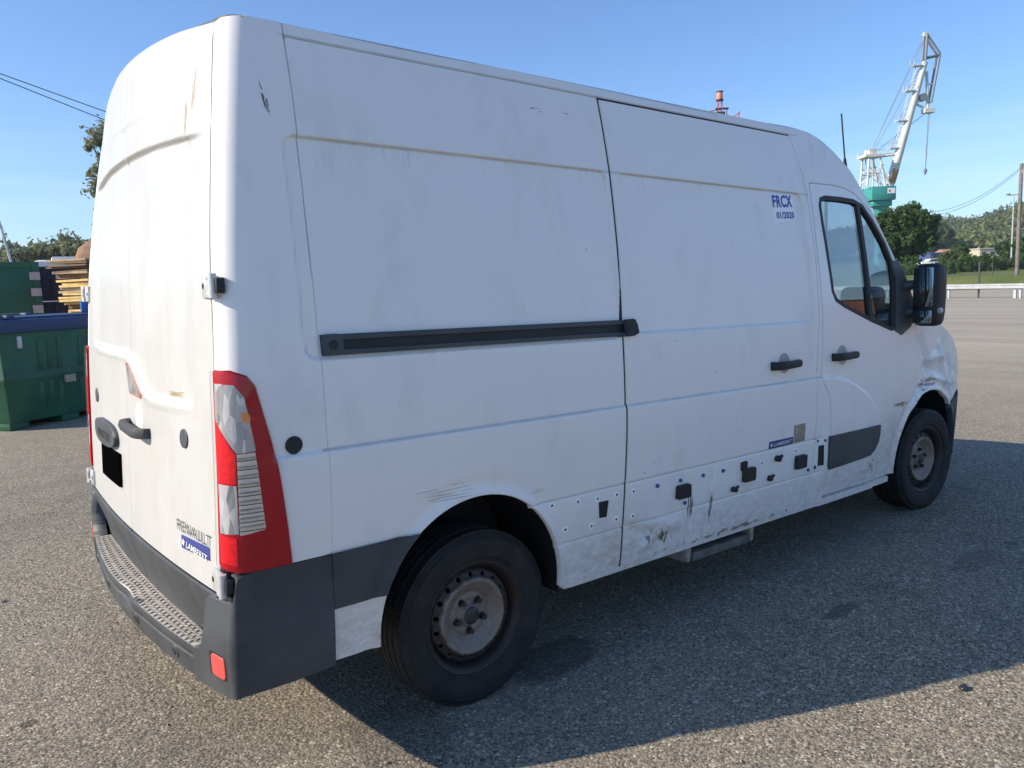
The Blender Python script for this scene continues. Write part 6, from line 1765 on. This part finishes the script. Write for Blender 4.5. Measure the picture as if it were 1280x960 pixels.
# ------------------------------------------------------------------ things behind the viewer that show in the cab glass
RST = simple('rust_red_steel', (0.27, 0.11, 0.065), 0.7, var=0.25, scale=1.5)
ct = empty('rusty_container', (19.0, -11.5, 0), rad(62)); tag(ct, 'rust-red corrugated container mirrored in the cab door window', 'container')
q = MB(); xs_ = np.arange(0, 6.0, 0.14); pr_ = []
for i, x in enumerate(xs_): pr_.append((x, -0.05 if (i // 2) % 2 else 0.0))
q.add([(x, y, 0.2) for x, y in pr_] + [(x, y, 2.5) for x, y in pr_], [(i, i + 1, len(pr_) + i + 1, len(pr_) + i) for i in range(len(pr_) - 1)])
q.add([(-0.05, 0, 0.15), (6, 0, 0.15), (6, -2.4, 0.15), (-0.05, -2.4, 0.15), (-0.05, 0, 2.55), (6, 0, 2.55), (6, -2.4, 2.55), (-0.05, -2.4, 2.55)], [(0, 3, 2, 1), (4, 5, 6, 7), (1, 2, 6, 5), (2, 3, 7, 6), (3, 0, 4, 7)])
q.build('shell', RST, ct)
tk = empty('silver_tank', (24.5, -9.0, 0), rad(70)); tag(tk, 'horizontal silver tank mirrored in the cab door window', 'tank')
q = MB(); q.lathe([(0.0001, 0), (0.7, 0.1), (0.95, 0.4), (0.95, 5.0), (0.7, 5.3), (0.0001, 5.4)], 'x', (0, 0, 1.7), 28); q.build('barrel', simple('aluminium', (0.6, 0.61, 0.62), 0.35, 0.7, var=0.08), tk)
q = MB()
for x in (0.9, 4.4): q.box(x, x + 0.3, -0.7, 0.7, 0, 1.1)
q.build('cradle', CG, tk)

# loose grit lying on the yard near the van
rng = np.random.default_rng(77)
bm = bmesh.new(); bmesh.ops.create_icosphere(bm, subdivisions=1, radius=1.0)
iv = np.array([v_.co[:] for v_ in bm.verts]); itri = [tuple(v_.index for v_ in f_.verts) for f_ in bm.faces]; bm.free()
mb = MB()
for i in range(1500):
    x, y = rng.uniform(-3.2, 6.5), rng.uniform(-3.2, 4.0)
    if abs(y) < 0.95 and -0.9 < x < 4.4: continue
    s = rng.uniform(0.0022, 0.0075) * (1.7 if rng.random() > 0.94 else 1.0)
    a = rng.uniform(0, 6.28); P = iv * (1 + 0.25 * rng.normal(size=(len(iv), 1))) * np.array([s * 1.3, s, s * 0.7])
    ca, sa = math.cos(a), math.sin(a)
    P = np.stack([P[:, 0] * ca - P[:, 1] * sa + x, P[:, 0] * sa + P[:, 1] * ca + y, P[:, 2] + s * 0.35], 1)
    mb.add(P.tolist(), itri)
tag(mb.build('loose_grit', simple('grit', (0.30, 0.27, 0.225), 0.85, var=0.6, scale=3)), 'loose grit and small stones scattered on the asphalt', 'grit', kind='stuff')
# small dark stone on the asphalt in front
bm = bmesh.new(); bmesh.ops.create_icosphere(bm, subdivisions=2, radius=0.017)
for v_ in bm.verts: v_.co = Vector((v_.co.x * 1.3, v_.co.y * 0.9, v_.co.z * 0.7)) * (1 + 0.15 * math.sin(v_.co.x * 200) * math.cos(v_.co.y * 170))
me = bpy.data.meshes.new('stone'); bm.to_mesh(me); bm.free()
me.polygons.foreach_set('use_smooth', [True] * len(me.polygons))
o_ = link('stone', me, None, simple('wet_stone', (0.03, 0.03, 0.035), 0.25, var=0.2)); o_.location = (1.42, -2.13, 0.008); tag(o_, 'small dark shiny stone on the asphalt by the shadow edge', 'stone')

# ------------------------------------------------------------------ air between here and the hills
hz = MB(); hz.box(-1650, 1650, -1650, 1650, -4.0, 90.0)
hm = NT('haze'); pv = hm.n('ShaderNodeVolumePrincipled')
pv.inputs['Color'].default_value = (0.80, 0.88, 1.0, 1); pv.inputs['Density'].default_value = 0.00028; pv.inputs['Anisotropy'].default_value = 0.2
hm.l(pv.outputs[0], hm.out.inputs['Volume'])
tag(hz.build('haze', hm.m), 'thin bluish haze over the far hills', 'haze', kind='stuff')
